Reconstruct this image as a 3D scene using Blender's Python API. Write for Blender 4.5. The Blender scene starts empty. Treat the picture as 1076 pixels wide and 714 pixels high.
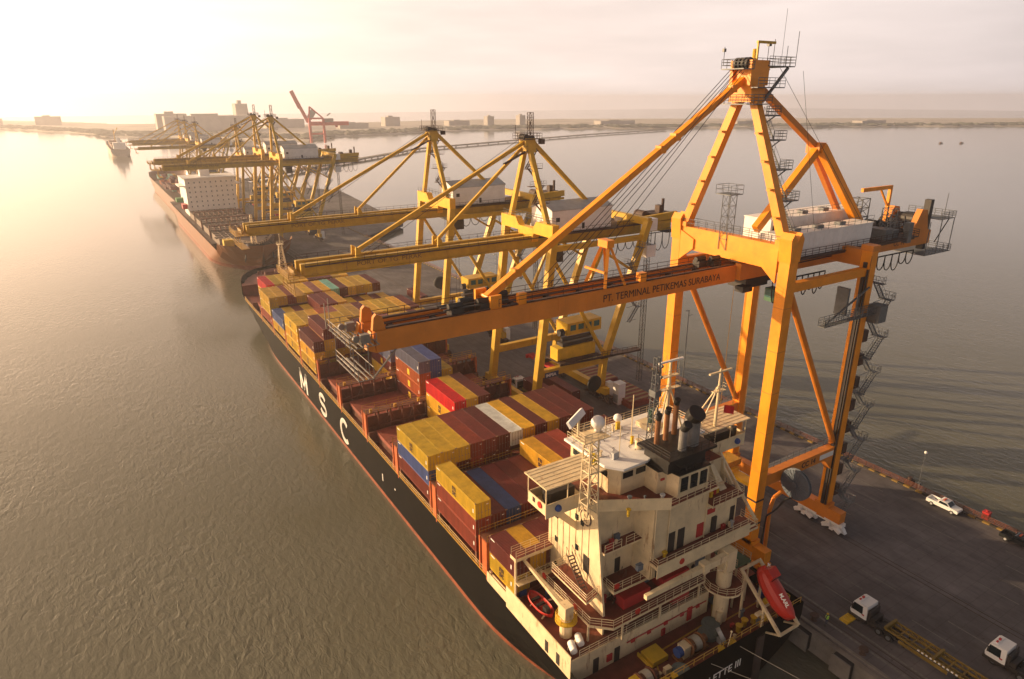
import bpy, math, random
from mathutils import Vector, Matrix
V = Vector
R = math.radians
random.seed(7)
SC = bpy.context.scene
COL = SC.collection

# ------------------------------------------------------------------ camera
cam = bpy.data.cameras.new('camera'); camo = bpy.data.objects.new('camera', cam); COL.objects.link(camo)
SC.camera = camo
camo.location = (0, 0, 70.088)
camo.rotation_mode = 'XYZ'
camo.rotation_euler = (R(90 - 19.815), R(0.095), -R(31.893))
cam.sensor_fit = 'HORIZONTAL'; cam.sensor_width = 36.0
cam.lens = 36.0 * 703.06 / 1076
cam.shift_x = 0.0
cam.clip_start = 0.5; cam.clip_end = 40000

# ------------------------------------------------------------------ light
SUN_AZ = 44.0      # degrees to the left of the ship's heading (+Y)
SUN_EL = 13.0
SKY = 0.085
SUNP = 5.0
EXPOSURE = 0.48
HAZE_D = 0.00023
sdir = V((-math.sin(R(SUN_AZ)) * math.cos(R(SUN_EL)), math.cos(R(SUN_AZ)) * math.cos(R(SUN_EL)), math.sin(R(SUN_EL))))
sun = bpy.data.lights.new('sun', 'SUN'); suno = bpy.data.objects.new('sun', sun); COL.objects.link(suno)
suno.rotation_euler = (-sdir).to_track_quat('-Z', 'Y').to_euler()
sun.energy = SUNP; sun.angle = R(0.6); sun.color = (1.0, 0.69, 0.38)

W = bpy.data.worlds.new('World'); SC.world = W; W.use_nodes = True
nt = W.node_tree; N = nt.nodes; L = nt.links
bg = N['Background']
sky = N.new('ShaderNodeTexSky'); sky.sky_type = 'NISHITA'; sky.sun_disc = False
sky.sun_elevation = R(SUN_EL); sky.sun_rotation = R(-SUN_AZ)
sky.altitude = 0; sky.air_density = 1.0; sky.dust_density = 5.0; sky.ozone_density = 1.0
# thick morning haze in the sky itself: paler towards the sun, darker overhead
def wn(t, **k):
    n = N.new(t)
    for a, v in k.items(): setattr(n, a, v)
    return n
tcw = wn('ShaderNodeTexCoord'); dot = wn('ShaderNodeVectorMath', operation='DOT_PRODUCT'); dot.inputs[1].default_value = sdir
L.new(tcw.outputs['Generated'], dot.inputs[0])
g1 = wn('ShaderNodeMapRange', interpolation_type='LINEAR'); g1.inputs[1].default_value = -.6; g1.inputs[2].default_value = 1.0; L.new(dot.outputs['Value'], g1.inputs[0])
cr = wn('ShaderNodeValToRGB'); L.new(g1.outputs[0], cr.inputs[0])
for i_, (p_, c_) in enumerate(((0,(.46,.42,.42)),(.13,(.68,.59,.57)),(.36,(.86,.725,.665)),(.62,(.98,.80,.70)),(.78,(1.10,.85,.70)),(.90,(1.5,1.05,.7)),(1,(2.2,1.4,.85)))):
    e_ = cr.color_ramp.elements[0] if i_ == 0 else (cr.color_ramp.elements[-1] if i_ == 6 else cr.color_ramp.elements.new(p_)); e_.color = (*c_, 1)
sp = wn('ShaderNodeSeparateXYZ'); L.new(tcw.outputs['Generated'], sp.inputs[0])
g2 = wn('ShaderNodeMapRange', interpolation_type='SMOOTHSTEP'); g2.inputs[1].default_value = .11; g2.inputs[2].default_value = .56; L.new(sp.outputs[2], g2.inputs[0])
zm = wn('ShaderNodeMix', data_type='RGBA'); zm.inputs[7].default_value = (.065,.067,.075,1); L.new(g2.outputs[0], zm.inputs[0]); L.new(cr.outputs[0], zm.inputs[6])
au = wn('ShaderNodeMapRange'); au.inputs[1].default_value = .30; au.inputs[2].default_value = 1.0; L.new(dot.outputs['Value'], au.inputs[0])
ap_ = wn('ShaderNodeMath', operation='POWER'); ap_.inputs[1].default_value = 2.0; L.new(au.outputs[0], ap_.inputs[0])
ac = wn('ShaderNodeVectorMath', operation='SCALE'); ac.inputs[0].default_value = (2.3, 1.55, 1.0); L.new(ap_.outputs[0], ac.inputs[3])
mpw = wn('ShaderNodeMapping'); mpw.inputs['Scale'].default_value = (1.6, 1.6, 11); L.new(tcw.outputs['Generated'], mpw.inputs[0])
cn = wn('ShaderNodeTexNoise'); cn.inputs['Scale'].default_value = 2.6; cn.inputs['Detail'].default_value = 5; L.new(mpw.outputs[0], cn.inputs[0])
cm_ = wn('ShaderNodeMapRange'); cm_.inputs[1].default_value = .35; cm_.inputs[2].default_value = .7; cm_.inputs[3].default_value = .93; cm_.inputs[4].default_value = 1.07; L.new(cn.outputs[0], cm_.inputs[0])
cs = wn('ShaderNodeVectorMath', operation='SCALE'); L.new(zm.outputs[2], cs.inputs[0]); L.new(cm_.outputs[0], cs.inputs[3])
ad = wn('ShaderNodeVectorMath', operation='ADD'); L.new(cs.outputs[0], ad.inputs[0]); L.new(ac.outputs[0], ad.inputs[1])
sc_ = wn('ShaderNodeVectorMath', operation='SCALE'); sc_.inputs[3].default_value = .90/SKY; L.new(ad.outputs[0], sc_.inputs[0])
fm = wn('ShaderNodeMix', data_type='RGBA'); fm.inputs[0].default_value = .90; L.new(sky.outputs[0], fm.inputs[6]); L.new(sc_.outputs[0], fm.inputs[7])
L.new(fm.outputs[2], bg.inputs[0]); bg.inputs[1].default_value = SKY

SC.view_settings.view_transform = 'Standard'; SC.view_settings.look = 'None'
SC.view_settings.exposure = EXPOSURE; SC.view_settings.gamma = 1.0
SC.cycles.max_bounces = 8; SC.cycles.diffuse_bounces = 3; SC.cycles.glossy_bounces = 3
SC.cycles.volume_bounces = 3; SC.cycles.sample_clamp_indirect = 6.0

# ------------------------------------------------------------------ helpers
class MB:
    def __init__(s): s.v = []; s.f = []; s.m = []; s.cur = 0; s.st = []
    def add(s, vs, fs):
        o = len(s.v); s.st.append((o, len(s.f))); s.v.extend([tuple(p) for p in vs])
        for f in fs: s.f.append(tuple(i + o for i in f)); s.m.append(s.cur)
        return s
    def box(s, x0, x1, y0, y1, z0, z1):
        return s.add([(x0,y0,z0),(x1,y0,z0),(x1,y1,z0),(x0,y1,z0),(x0,y0,z1),(x1,y0,z1),(x1,y1,z1),(x0,y1,z1)],
                     [(0,3,2,1),(4,5,6,7),(0,1,5,4),(1,2,6,5),(2,3,7,6),(3,0,4,7)])
    def bar(s, p, q, w, h=None, up=(0,0,1), w2=None, h2=None):
        p = V(p); q = V(q); h = w if h is None else h
        w2 = w if w2 is None else w2; h2 = h if h2 is None else h2
        d = (q - p).normalized(); u = V(up)
        if abs(d.dot(u)) > .98: u = V((0,1,0)) if abs(d.y) < .9 else V((1,0,0))
        r = d.cross(u).normalized(); u = r.cross(d)
        a = [p - r*w/2 - u*h/2, p + r*w/2 - u*h/2, p + r*w/2 + u*h/2, p - r*w/2 + u*h/2]
        b = [q - r*w2/2 - u*h2/2, q + r*w2/2 - u*h2/2, q + r*w2/2 + u*h2/2, q - r*w2/2 + u*h2/2]
        return s.add(a + b, [(0,1,2,3),(7,6,5,4),(0,4,5,1),(1,5,6,2),(2,6,7,3),(3,7,4,0)])
    def tube(s, p, q, r, n=8, r2=None):
        p = V(p); q = V(q); r2 = r if r2 is None else r2
        d = (q - p).normalized(); u = V((0,0,1)) if abs(d.z) < .95 else V((1,0,0))
        a = d.cross(u).normalized(); b = d.cross(a)
        vs = []
        for c, rr in ((p, r), (q, r2)):
            for i in range(n):
                t = 2*math.pi*i/n; vs.append(c + a*math.cos(t)*rr + b*math.sin(t)*rr)
        fs = [(i, (i+1) % n, n + (i+1) % n, n + i) for i in range(n)]
        fs += [tuple(range(n-1, -1, -1)), tuple(range(n, 2*n))]
        return s.add(vs, fs)
    def path(s, pts, r, n=5):
        for p, q in zip(pts, pts[1:]): s.tube(p, q, r, n)
        return s
    def prism(s, poly, vec):
        n = len(poly); vec = V(vec); a = [V(p) for p in poly]
        return s.add(a + [p + vec for p in a], [tuple(range(n-1,-1,-1)), tuple(range(n,2*n))] + [(i,(i+1)%n,n+(i+1)%n,n+i) for i in range(n)])
    def slab(s, poly, z0, z1):
        return s.prism([(x, y, z0) for x, y in poly], (0, 0, z1 - z0))
    def lathe(s, prof, c, ax=(0,0,1), n=16):
        d = V(ax).normalized(); u = V((0,0,1)) if abs(d.z) < .95 else V((1,0,0))
        a = d.cross(u).normalized(); b = d.cross(a); c = V(c); vs = []; fs = []
        for r, h in prof:
            for i in range(n):
                t = 2*math.pi*i/n; vs.append(c + d*h + (a*math.cos(t) + b*math.sin(t))*max(r, 1e-4))
        for k in range(len(prof)-1):
            for i in range(n):
                fs.append((k*n+i, k*n+(i+1)%n, (k+1)*n+(i+1)%n, (k+1)*n+i))
        fs += [tuple(range(n-1,-1,-1)), tuple(range((len(prof)-1)*n, len(prof)*n))]
        return s.add(vs, fs)
    def ball(s, c, r, n=14, sq=1.0):
        return s.lathe([(r*math.sin(t*math.pi/8), -r*sq*math.cos(t*math.pi/8)) for t in range(9)], c, (0,0,1), n)
    def rail(s, pts, h=1.05, bars=(.38, .72, 1.05), step=1.6, r=.035):
        pts = [V(p) for p in pts]
        for p, q in zip(pts, pts[1:]):
            l = (q - p).length; k = max(1, round(l/step))
            for i in range(k + 1):
                a = p.lerp(q, i/k); s.tube(a, a + V((0,0,h)), r, 4)
            for b in bars: s.tube(p + V((0,0,b)), q + V((0,0,b)), r*.9, 4)
        return s
    def stair(s, p, q, w=.8, tread=.28):
        p = V(p); q = V(q); d = q - p; hz = V((d.x, d.y, 0)); side = V((-hz.y, hz.x, 0)).normalized()*w/2 if hz.length > .05 else V((w/2,0,0))
        for sg in (-1, 1):
            s.bar(p + side*sg, q + side*sg, .06, .22)
            s.tube(p + side*sg + V((0,0,1)), q + side*sg + V((0,0,1)), .03, 4)
            for t in (0, .5, 1): a = p.lerp(q, t) + side*sg; s.tube(a, a + V((0,0,1)), .03, 4)
        k = max(2, int(abs(d.z)/tread))
        for i in range(1, k): s.bar(p.lerp(q, i/k) - side, p.lerp(q, i/k) + side, .22, .04)
        return s
    def lattice(s, c, w, z0, z1, step=1.5, r=.06, w2=None):
        x, y = c; w2 = w if w2 is None else w2; k = max(1, round((z1-z0)/step))
        cs = ((-1,-1),(1,-1),(1,1),(-1,1))
        def P(i, t):
            ww = (w + (w2-w)*t)/2; return V((x + cs[i][0]*ww, y + cs[i][1]*ww, z0 + (z1-z0)*t))
        for i in range(4): s.tube(P(i,0), P(i,1), r, 5)
        for j in range(k):
            for i in range(4):
                a, b = (i, (i+1) % 4) if j % 2 else ((i+1) % 4, i)
                s.tube(P(a, j/k), P(b, (j+1)/k), r*.6, 4); s.tube(P(i,(j+1)/k), P((i+1)%4,(j+1)/k), r*.6, 4)
        return s

ORG = {}
def clusters(mb, tol=.04):
    """split a builder into the pieces that do not touch"""
    n = len(mb.st); st = mb.st + [(len(mb.v), len(mb.f))]; bb = []
    for i in range(n):
        vs = mb.v[st[i][0]:st[i+1][0]]; bb.append([min(v[k] for v in vs)-tol for k in range(3)] + [max(v[k] for v in vs)+tol for k in range(3)])
    par = list(range(n))
    def find(i):
        while par[i] != i: i = par[i]
        return i
    for i in range(n):
        for j in range(i):
            if all(bb[i][k] <= bb[j][k+3] and bb[j][k] <= bb[i][k+3] for k in range(3)): par[find(i)] = find(j)
    out = {}
    for i in range(n):
        g = out.setdefault(find(i), MB()); off = len(g.v) - st[i][0]; g.v += mb.v[st[i][0]:st[i+1][0]]
        for q in range(st[i][1], st[i+1][1]): g.f.append(tuple(x + off for x in mb.f[q])); g.m.append(mb.m[q])
    return list(out.values())
def tag(o, label=None, cat=None, group=None, kind=None):
    if label: o['label'] = label
    if cat: o['category'] = cat
    if group: o['group'] = group
    if kind: o['kind'] = kind
    return o
def thing(name, label, cat, loc=(0,0,0), group=None):
    o = bpy.data.objects.new(name, None); COL.objects.link(o); o.location = loc; o.empty_display_size = .5
    ORG[o] = V(loc); return tag(o, label, cat, group)
def mesh(name, mb, mats, org=V((0,0,0)), smooth=False):
    me = bpy.data.meshes.new(name)
    me.from_pydata([(p[0]-org[0], p[1]-org[1], p[2]-org[2]) for p in mb.v], [], mb.f)
    mats = mats if isinstance(mats, (list, tuple)) else [mats]
    for m in mats: me.materials.append(m)
    if len(mats) > 1: me.polygons.foreach_set('material_index', mb.m)
    if smooth: me.polygons.foreach_set('use_smooth', [True]*len(mb.f))
    me.update(); return me
def obj(name, mb, mats, parent=None, label=None, cat=None, group=None, kind=None, loc=None, smooth=False, split=False):
    if split and len(mb.st) > 1:
        o = None
        for g in clusters(mb): o = obj(name, g, mats, parent, label, cat, group, kind, loc, smooth)
        return o
    if parent is not None: org = ORG[parent]
    else: org = V(loc) if loc is not None else V((0,0,0))
    o = bpy.data.objects.new(name, mesh(name, mb, mats, org, smooth)); COL.objects.link(o)
    ORG[o] = org
    if parent is not None: o.parent = parent
    else: o.location = org
    return tag(o, label, cat, group, kind)
def copy_tree(o, parent=None):
    c = o.copy(); COL.objects.link(c); ORG[c] = ORG.get(o, V((0,0,0)))
    if parent is not None: c.parent = parent
    for ch in list(o.children): copy_tree(ch, c)
    return c
def text(name, body, size, p, right, up, m, parent=None, ext=.015, align='LEFT', sx=1.0, bold=.0, **kw):
    cu = bpy.data.curves.new(name, 'FONT'); cu.body = body; cu.size = size; cu.extrude = ext; cu.align_x = align; cu.offset = bold
    t = bpy.data.objects.new(name, cu); COL.objects.link(t)
    bpy.context.view_layer.update()
    me = bpy.data.meshes.new_from_object(t.evaluated_get(bpy.context.evaluated_depsgraph_get()))
    COL.objects.unlink(t); bpy.data.objects.remove(t)
    r = V(right).normalized(); u = V(up).normalized(); n = r.cross(u)
    M = Matrix(((r.x*sx,u.x,n.x,p[0]),(r.y*sx,u.y,n.y,p[1]),(r.z*sx,u.z,n.z,p[2]),(0,0,0,1)))
    me.transform(M)
    org = ORG[parent] if parent is not None else V((0,0,0))
    me.transform(Matrix.Translation(-org)); me.materials.clear(); me.materials.append(m)
    o = bpy.data.objects.new(name, me); COL.objects.link(o); ORG[o] = org
    if parent is not None: o.parent = parent
    return tag(o, **kw)

def mat(name, col, rough=.55, metal=0.0, var=.18, scale=.6, rust=0.0, rustcol=(.16,.06,.025), bump=0.0, streak=True, spec=.5, objcol=False):
    m = bpy.data.materials.new(name); m.use_nodes = True; n = m.node_tree.nodes; l = m.node_tree.links
    b = n['Principled BSDF']; b.inputs['Roughness'].default_value = rough; b.inputs['Metallic'].default_value = metal
    b.inputs['Specular IOR Level'].default_value = spec
    tc = n.new('ShaderNodeTexCoord')
    nz = n.new('ShaderNodeTexNoise'); nz.inputs['Scale'].default_value = scale; nz.inputs['Detail'].default_value = 6; nz.inputs['Roughness'].default_value = .65
    l.new(tc.outputs['Object'], nz.inputs['Vector'])
    mr = n.new('ShaderNodeMapRange'); mr.inputs[1].default_value = .3; mr.inputs[2].default_value = .7
    mr.inputs[3].default_value = 1 - var; mr.inputs[4].default_value = 1 + var*.6; l.new(nz.outputs[0], mr.inputs[0])
    mx = n.new('ShaderNodeMix'); mx.data_type = 'RGBA'; mx.blend_type = 'MULTIPLY'; mx.inputs[0].default_value = 1
    if objcol:
        oi = n.new('ShaderNodeObjectInfo'); l.new(oi.outputs['Color'], mx.inputs[6])
    else: mx.inputs[6].default_value = (*col, 1)
    l.new(mr.outputs[0], mx.inputs[7]); out = mx.outputs[2]
    if rust > 0:
        mp = n.new('ShaderNodeMapping'); l.new(tc.outputs['Object'], mp.inputs[0])
        mp.inputs['Scale'].default_value = (1, 1, .22) if streak else (1, 1, 1)
        if objcol: 
            vm = n.new('ShaderNodeVectorMath'); vm.operation = 'ADD'; l.new(mp.outputs[0], vm.inputs[0])
            cx = n.new('ShaderNodeCombineXYZ'); mu = n.new('ShaderNodeMath'); mu.operation = 'MULTIPLY'; mu.inputs[1].default_value = 97
            l.new(oi.outputs['Random'], mu.inputs[0]); l.new(mu.outputs[0], cx.inputs[0]); l.new(mu.outputs[0], cx.inputs[1]); l.new(cx.outputs[0], vm.inputs[1]); vout = vm.outputs[0]
            l.new(vm.outputs[0], nz.inputs['Vector'])
        else: vout = mp.outputs[0]
        n2 = n.new('ShaderNodeTexNoise'); n2.inputs['Scale'].default_value = scale*3; n2.inputs['Detail'].default_value = 8; n2.inputs['Roughness'].default_value = .7
        l.new(vout, n2.inputs['Vector'])
        r2 = n.new('ShaderNodeMapRange'); r2.inputs[1].default_value = .72 - rust*.3; r2.inputs[2].default_value = .84 - rust*.3; r2.inputs[4].default_value = min(1, .5 + rust*.6)
        l.new(n2.outputs[0], r2.inputs[0])
        m2 = n.new('ShaderNodeMix'); m2.data_type = 'RGBA'; m2.inputs[7].default_value = (*rustcol, 1)
        l.new(r2.outputs[0], m2.inputs[0]); l.new(out, m2.inputs[6]); out = m2.outputs[2]
    l.new(out, b.inputs['Base Color'])
    if bump > 0:
        bp = n.new('ShaderNodeBump'); bp.inputs['Strength'].default_value = bump; bp.inputs['Distance'].default_value = .05
        l.new(nz.outputs[0], bp.inputs['Height']); l.new(bp.outputs[0], b.inputs['Normal'])
    return m

ORANGE = mat('crane_orange_paint', (.86,.30,.010), .45, var=.22, scale=.35, rust=.32, rustcol=(.30,.10,.03))
ORANGE2 = mat('boom_orange_paint', (.66,.22,.022), .5, var=.18, scale=.3, rust=.3, rustcol=(.25,.09,.04))
YELLOW = mat('crane_yellow_paint', (.60,.36,.016), .48, var=.22, scale=.4, rust=.42, rustcol=(.24,.10,.03))
BOOMY = mat('boom_yellow_paint', (.50,.32,.022), .5, var=.25, scale=.4, rust=.45, rustcol=(.2,.1,.04))
RED_P = mat('faded_red_paint', (.62,.05,.035), .5)
GREY = mat('galvanised_steel', (.16,.17,.18), .55, .3, var=.25, scale=1.5)
GREYL = mat('light_grey_paint', (.42,.43,.44), .5, rust=.15)
DARK = mat('greasy_dark_steel', (.035,.03,.028), .55, var=.3, scale=1)
DECKB = mat('brown_walkway_steel', (.07,.04,.03), .7, var=.35, scale=1, rust=.3)
BLACK = mat('black_rubber', (.012,.012,.012), .6)
WHITE = mat('white_cladding', (.84,.82,.80), .5, var=.12, scale=.5, rust=.16, rustcol=(.3,.2,.13))
CREAM = mat('cream_ship_paint', (.76,.62,.39), .45, var=.2, scale=.4, rust=.5, rustcol=(.28,.13,.05))
WROOF = mat('white_monkey_island_paint', (.82,.82,.82), .5, var=.1, scale=1.2, rust=.3, rustcol=(.4,.32,.28), streak=False)
REDDECK = mat('red_oxide_deck', (.16,.035,.022), .6, var=.35, scale=.8, rust=.3, rustcol=(.06,.02,.015), streak=False)
HATCH = mat('hatch_cover_red_oxide', (.26,.07,.045), .65, var=.35, scale=.5, rust=.35, rustcol=(.10,.035,.02), streak=False)
LASH = mat('lashing_bridge_brown', (.16,.06,.035), .65, var=.35, scale=.9, rust=.4, rustcol=(.07,.03,.02))
LASHO = mat('lashing_post_orange', (.50,.12,.03), .6, var=.25, scale=.9, rust=.3)
RAILY = mat('yellow_rail_paint', (.46,.26,.03), .55, var=.3, scale=1.2, rust=.4)
HULLK = mat('black_hull_paint', (.006,.0055,.0055), .6, var=.4, scale=.25, rust=.22, rustcol=(.02,.012,.009), spec=.08)
HULLR = mat('red_boot_top', (.24,.066,.03), .55, var=.4, scale=.5, rust=.5, rustcol=(.22,.07,.03))
LETTER = mat('white_lettering', (.80,.78,.74), .5, var=.08)
LETK = mat('dark_lettering', (.05,.02,.02), .55, var=.1)
GLASS = mat('dark_window_glass', (.012,.02,.025), .08, var=.1)
TEAL = mat('teal_window_glass', (.05,.14,.14), .12, var=.1)
FUNB = mat('black_funnel_paint', (.014,.013,.013), .5, var=.2)
RUSTP = mat('rusty_exhaust_pipe', (.26,.11,.04), .6, var=.3, scale=2, rust=.35)
REDBOAT = mat('orange_red_fibreglass', (.48,.025,.014), .4, var=.1, scale=1)
REDBOX = mat('signal_red_paint', (.45,.03,.03), .5)
GREENP = mat('green_machine_paint', (.06,.16,.09), .55)
BLUEP = mat('blue_tarpaulin', (.03,.08,.30), .6)
LBLUE = mat('grey_blue_door', (.13,.16,.20), .5)
ROPE = mat('mooring_rope', (.42,.38,.30), .8)
ROPEG = mat('coiled_green_grey_rope', (.16,.19,.18), .85, bump=.5, scale=6)
TYRE = mat('tyre_rubber', (.02,.02,.02), .75)
CONT = mat('container_paint', (1,1,1), .5, var=.3, scale=.7, rust=.3, rustcol=(.10,.045,.025), objcol=True)
CONTC = mat('container_corner_steel', (.30,.20,.12), .6, var=.3)
CONTB = mat('container_lock_bar', (.25,.22,.20), .5, .4)
HIVIS = mat('hi_vis_cloth', (.45,.75,.08), .8)
SKIN = mat('skin', (.35,.2,.13), .6)
YEL = mat('safety_yellow', (.66,.42,.02), .5, var=.2, rust=.15)

def asphalt():
    m = mat('wharf_asphalt', (.060,.052,.050), .85, var=.0)
    n = m.node_tree.nodes; l = m.node_tree.links; b = n['Principled BSDF']
    tc = n.new('ShaderNodeTexCoord'); mp = n.new('ShaderNodeMapping'); mp.inputs['Scale'].default_value = (1, .4, 1); l.new(tc.outputs['Object'], mp.inputs[0])
    a = n.new('ShaderNodeTexNoise'); a.inputs['Scale'].default_value = .55; a.inputs['Detail'].default_value = 8; a.inputs['Roughness'].default_value = .7; l.new(mp.outputs[0], a.inputs[0])
    c = n.new('ShaderNodeTexNoise'); c.inputs['Scale'].default_value = .09; c.inputs['Detail'].default_value = 8; c.inputs['Roughness'].default_value = .6; l.new(tc.outputs['Object'], c.inputs[0])
    d = n.new('ShaderNodeTexNoise'); d.inputs['Scale'].default_value = 1.1; d.inputs['Detail'].default_value = 4; l.new(tc.outputs['Object'], d.inputs[0])
    r1 = n.new('ShaderNodeMapRange'); r1.inputs[1].default_value=.3; r1.inputs[2].default_value=.7; r1.inputs[3].default_value=.72; r1.inputs[4].default_value=1.3; l.new(a.outputs[0], r1.inputs[0])
    r2 = n.new('ShaderNodeMapRange'); r2.inputs[1].default_value=.35; r2.inputs[2].default_value=.65; r2.inputs[3].default_value=.7; r2.inputs[4].default_value=1.3; l.new(c.outputs[0], r2.inputs[0])
    r3 = n.new('ShaderNodeMapRange'); r3.inputs[1].default_value=.68; r3.inputs[2].default_value=.78; r3.inputs[3].default_value=1; r3.inputs[4].default_value=.45; l.new(d.outputs[0], r3.inputs[0])
    x = n.new('ShaderNodeMath'); x.operation='MULTIPLY'; l.new(r1.outputs[0], x.inputs[0]); l.new(r2.outputs[0], x.inputs[1])
    y = n.new('ShaderNodeMath'); y.operation='MULTIPLY'; l.new(x.outputs[0], y.inputs[0]); l.new(r3.outputs[0], y.inputs[1])
    mx = n.new('ShaderNodeMix'); mx.data_type='RGBA'; mx.blend_type='MULTIPLY'; mx.inputs[0].default_value=1; mx.inputs[6].default_value=(.110,.100,.106,1); l.new(y.outputs[0], mx.inputs[7])
    bk = n.new('ShaderNodeTexBrick'); bk.inputs['Scale'].default_value = .14; bk.inputs['Mortar Size'].default_value = .006; bk.inputs['Color1'].default_value = (1,1,1,1); bk.inputs['Color2'].default_value = (.92,.92,.93,1); bk.inputs['Mortar'].default_value = (.74,.73,.72,1); bk.offset = 0; l.new(tc.outputs['Object'], bk.inputs[0])
    wv = n.new('ShaderNodeTexNoise'); wv.inputs['Scale'].default_value = 1.4; wv.inputs['Detail'].default_value = 2; m2 = n.new('ShaderNodeMapping'); m2.inputs['Scale'].default_value = (1,.03,1); m2.inputs['Rotation'].default_value = (0,0,R(3)); l.new(tc.outputs['Object'], m2.inputs[0]); l.new(m2.outputs[0], wv.inputs[0])
    tr = n.new('ShaderNodeMapRange'); tr.inputs[1].default_value=.58; tr.inputs[2].default_value=.70; tr.inputs[3].default_value=1; tr.inputs[4].default_value=.8; l.new(wv.outputs[0], tr.inputs[0])
    k1 = n.new('ShaderNodeMix'); k1.data_type='RGBA'; k1.blend_type='MULTIPLY'; k1.inputs[0].default_value=1; l.new(mx.outputs[2], k1.inputs[6]); l.new(bk.outputs[0], k1.inputs[7])
    k2 = n.new('ShaderNodeMix'); k2.data_type='RGBA'; k2.blend_type='MULTIPLY'; k2.inputs[0].default_value=1; l.new(k1.outputs[2], k2.inputs[6]); l.new(tr.outputs[0], k2.inputs[7])
    l.new(k2.outputs[2], b.inputs['Base Color'])
    return m
ASPH = asphalt()
CONC = mat('stained_concrete', (.20,.18,.16), .85, var=.3, scale=.4, rust=.35, rustcol=(.07,.05,.04))
LINE = mat('worn_white_line', (.17,.16,.15), .8, var=.4, scale=2, rust=.5, rustcol=(.07,.06,.06), streak=False)
STEELR = mat('polished_rail_steel', (.10,.08,.07), .5, .5)
LAND = mat('haze_paled_lowland', (.45,.42,.38), .9, var=.4, scale=.01)  # shore colour paled to stand in for the distance haze
BLDG = mat('haze_paled_building', (.40,.37,.34), .8, var=.2, scale=.05)  # walls paled too: part of the haze fade is in this colour
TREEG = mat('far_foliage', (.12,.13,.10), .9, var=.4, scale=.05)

def watermat():
    m = bpy.data.materials.new('estuary_water'); m.use_nodes = True; n = m.node_tree.nodes; l = m.node_tree.links
    b = n['Principled BSDF']; b.inputs['Roughness'].default_value = .1; b.inputs['IOR'].default_value = 1.333
    tc = n.new('ShaderNodeTexCoord')
    big = n.new('ShaderNodeTexNoise'); big.inputs['Scale'].default_value = .018; big.inputs['Detail'].default_value = 7; l.new(tc.outputs['Object'], big.inputs[0])
    mx = n.new('ShaderNodeMix'); mx.data_type='RGBA'; mx.inputs[6].default_value=(.112,.112,.080,1); mx.inputs[7].default_value=(.142,.140,.106,1); l.new(big.outputs[0], mx.inputs[0]); l.new(mx.outputs[2], b.inputs['Base Color'])
    mp = n.new('ShaderNodeMapping'); mp.inputs['Rotation'].default_value = (0,0,R(62)); mp.inputs['Scale'].default_value = (1,.55,1); l.new(tc.outputs['Object'], mp.inputs[0])
    a = n.new('ShaderNodeTexNoise'); a.inputs['Scale'].default_value = .85; a.inputs['Detail'].default_value = 5; a.inputs['Roughness'].default_value = .55; a.inputs['Distortion'].default_value = .6; l.new(mp.outputs[0], a.inputs[0])
    c = n.new('ShaderNodeTexNoise'); c.inputs['Scale'].default_value = 1.5; c.inputs['Detail'].default_value = 3; c.inputs['Distortion'].default_value = .3; l.new(mp.outputs[0], c.inputs[0])
    s = n.new('ShaderNodeMath'); s.operation = 'MULTIPLY_ADD'; s.inputs[1].default_value = .28; l.new(c.outputs[0], s.inputs[0]); l.new(a.outputs[0], s.inputs[2])
    w3 = n.new('ShaderNodeTexNoise'); w3.inputs['Scale'].default_value = .16; w3.inputs['Detail'].default_value = 3; w3.inputs['Distortion'].default_value = .8; l.new(mp.outputs[0], w3.inputs[0])
    s3_ = n.new('ShaderNodeMath'); s3_.operation = 'MULTIPLY_ADD'; s3_.inputs[1].default_value = .7; l.new(w3.outputs[0], s3_.inputs[0]); l.new(s.outputs[0], s3_.inputs[2]); s = s3_
    bp = n.new('ShaderNodeBump'); bp.inputs['Strength'].default_value = .85; bp.inputs['Distance'].default_value = .22; l.new(s.outputs[0], bp.inputs['Height']); l.new(bp.outputs[0], b.inputs['Normal'])
    # wind: rougher by the berth, calmer out on the strait, and in drifting patches
    sx = n.new('ShaderNodeVectorMath'); sx.operation = 'DOT_PRODUCT'; sx.inputs[1].default_value = (.55, .75, 0); l.new(tc.outputs['Object'], sx.inputs[0])
    cm = n.new('ShaderNodeMapRange'); cm.inputs[1].default_value = 60; cm.inputs[2].default_value = 340; cm.inputs[3].default_value = .95; cm.inputs[4].default_value = .10; l.new(sx.outputs['Value'], cm.inputs[0])
    pt = n.new('ShaderNodeMapRange'); pt.inputs[1].default_value = .35; pt.inputs[2].default_value = .65; pt.inputs[3].default_value = .25; pt.inputs[4].default_value = 1.2; l.new(big.outputs[0], pt.inputs[0])
    mu = n.new('ShaderNodeMath'); mu.operation = 'MULTIPLY'; l.new(cm.outputs[0], mu.inputs[0]); l.new(pt.outputs[0], mu.inputs[1]); l.new(mu.outputs[0], bp.inputs['Strength'])
    return m
WATER = watermat()

# ------------------------------------------------------------------ setting
def sheet(name, poly, z, m): 
    b = MB(); b.add([(x, y, z) for x, y in poly], [tuple(range(len(poly)))]); return obj(name, b, m, kind='structure')
b = MB(); nx = 40
xs = [-3300 + 7800*i/nx for i in range(nx+1)]; ys = [-900 + 4500*i/nx for i in range(nx+1)]
for i in range(nx):
    for j in range(nx): b.add([(xs[i],ys[j],0),(xs[i+1],ys[j],0),(xs[i+1],ys[j+1],0),(xs[i],ys[j+1],0)], [(0,1,2,3)])
obj('water', b, WATER, kind='structure')

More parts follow.
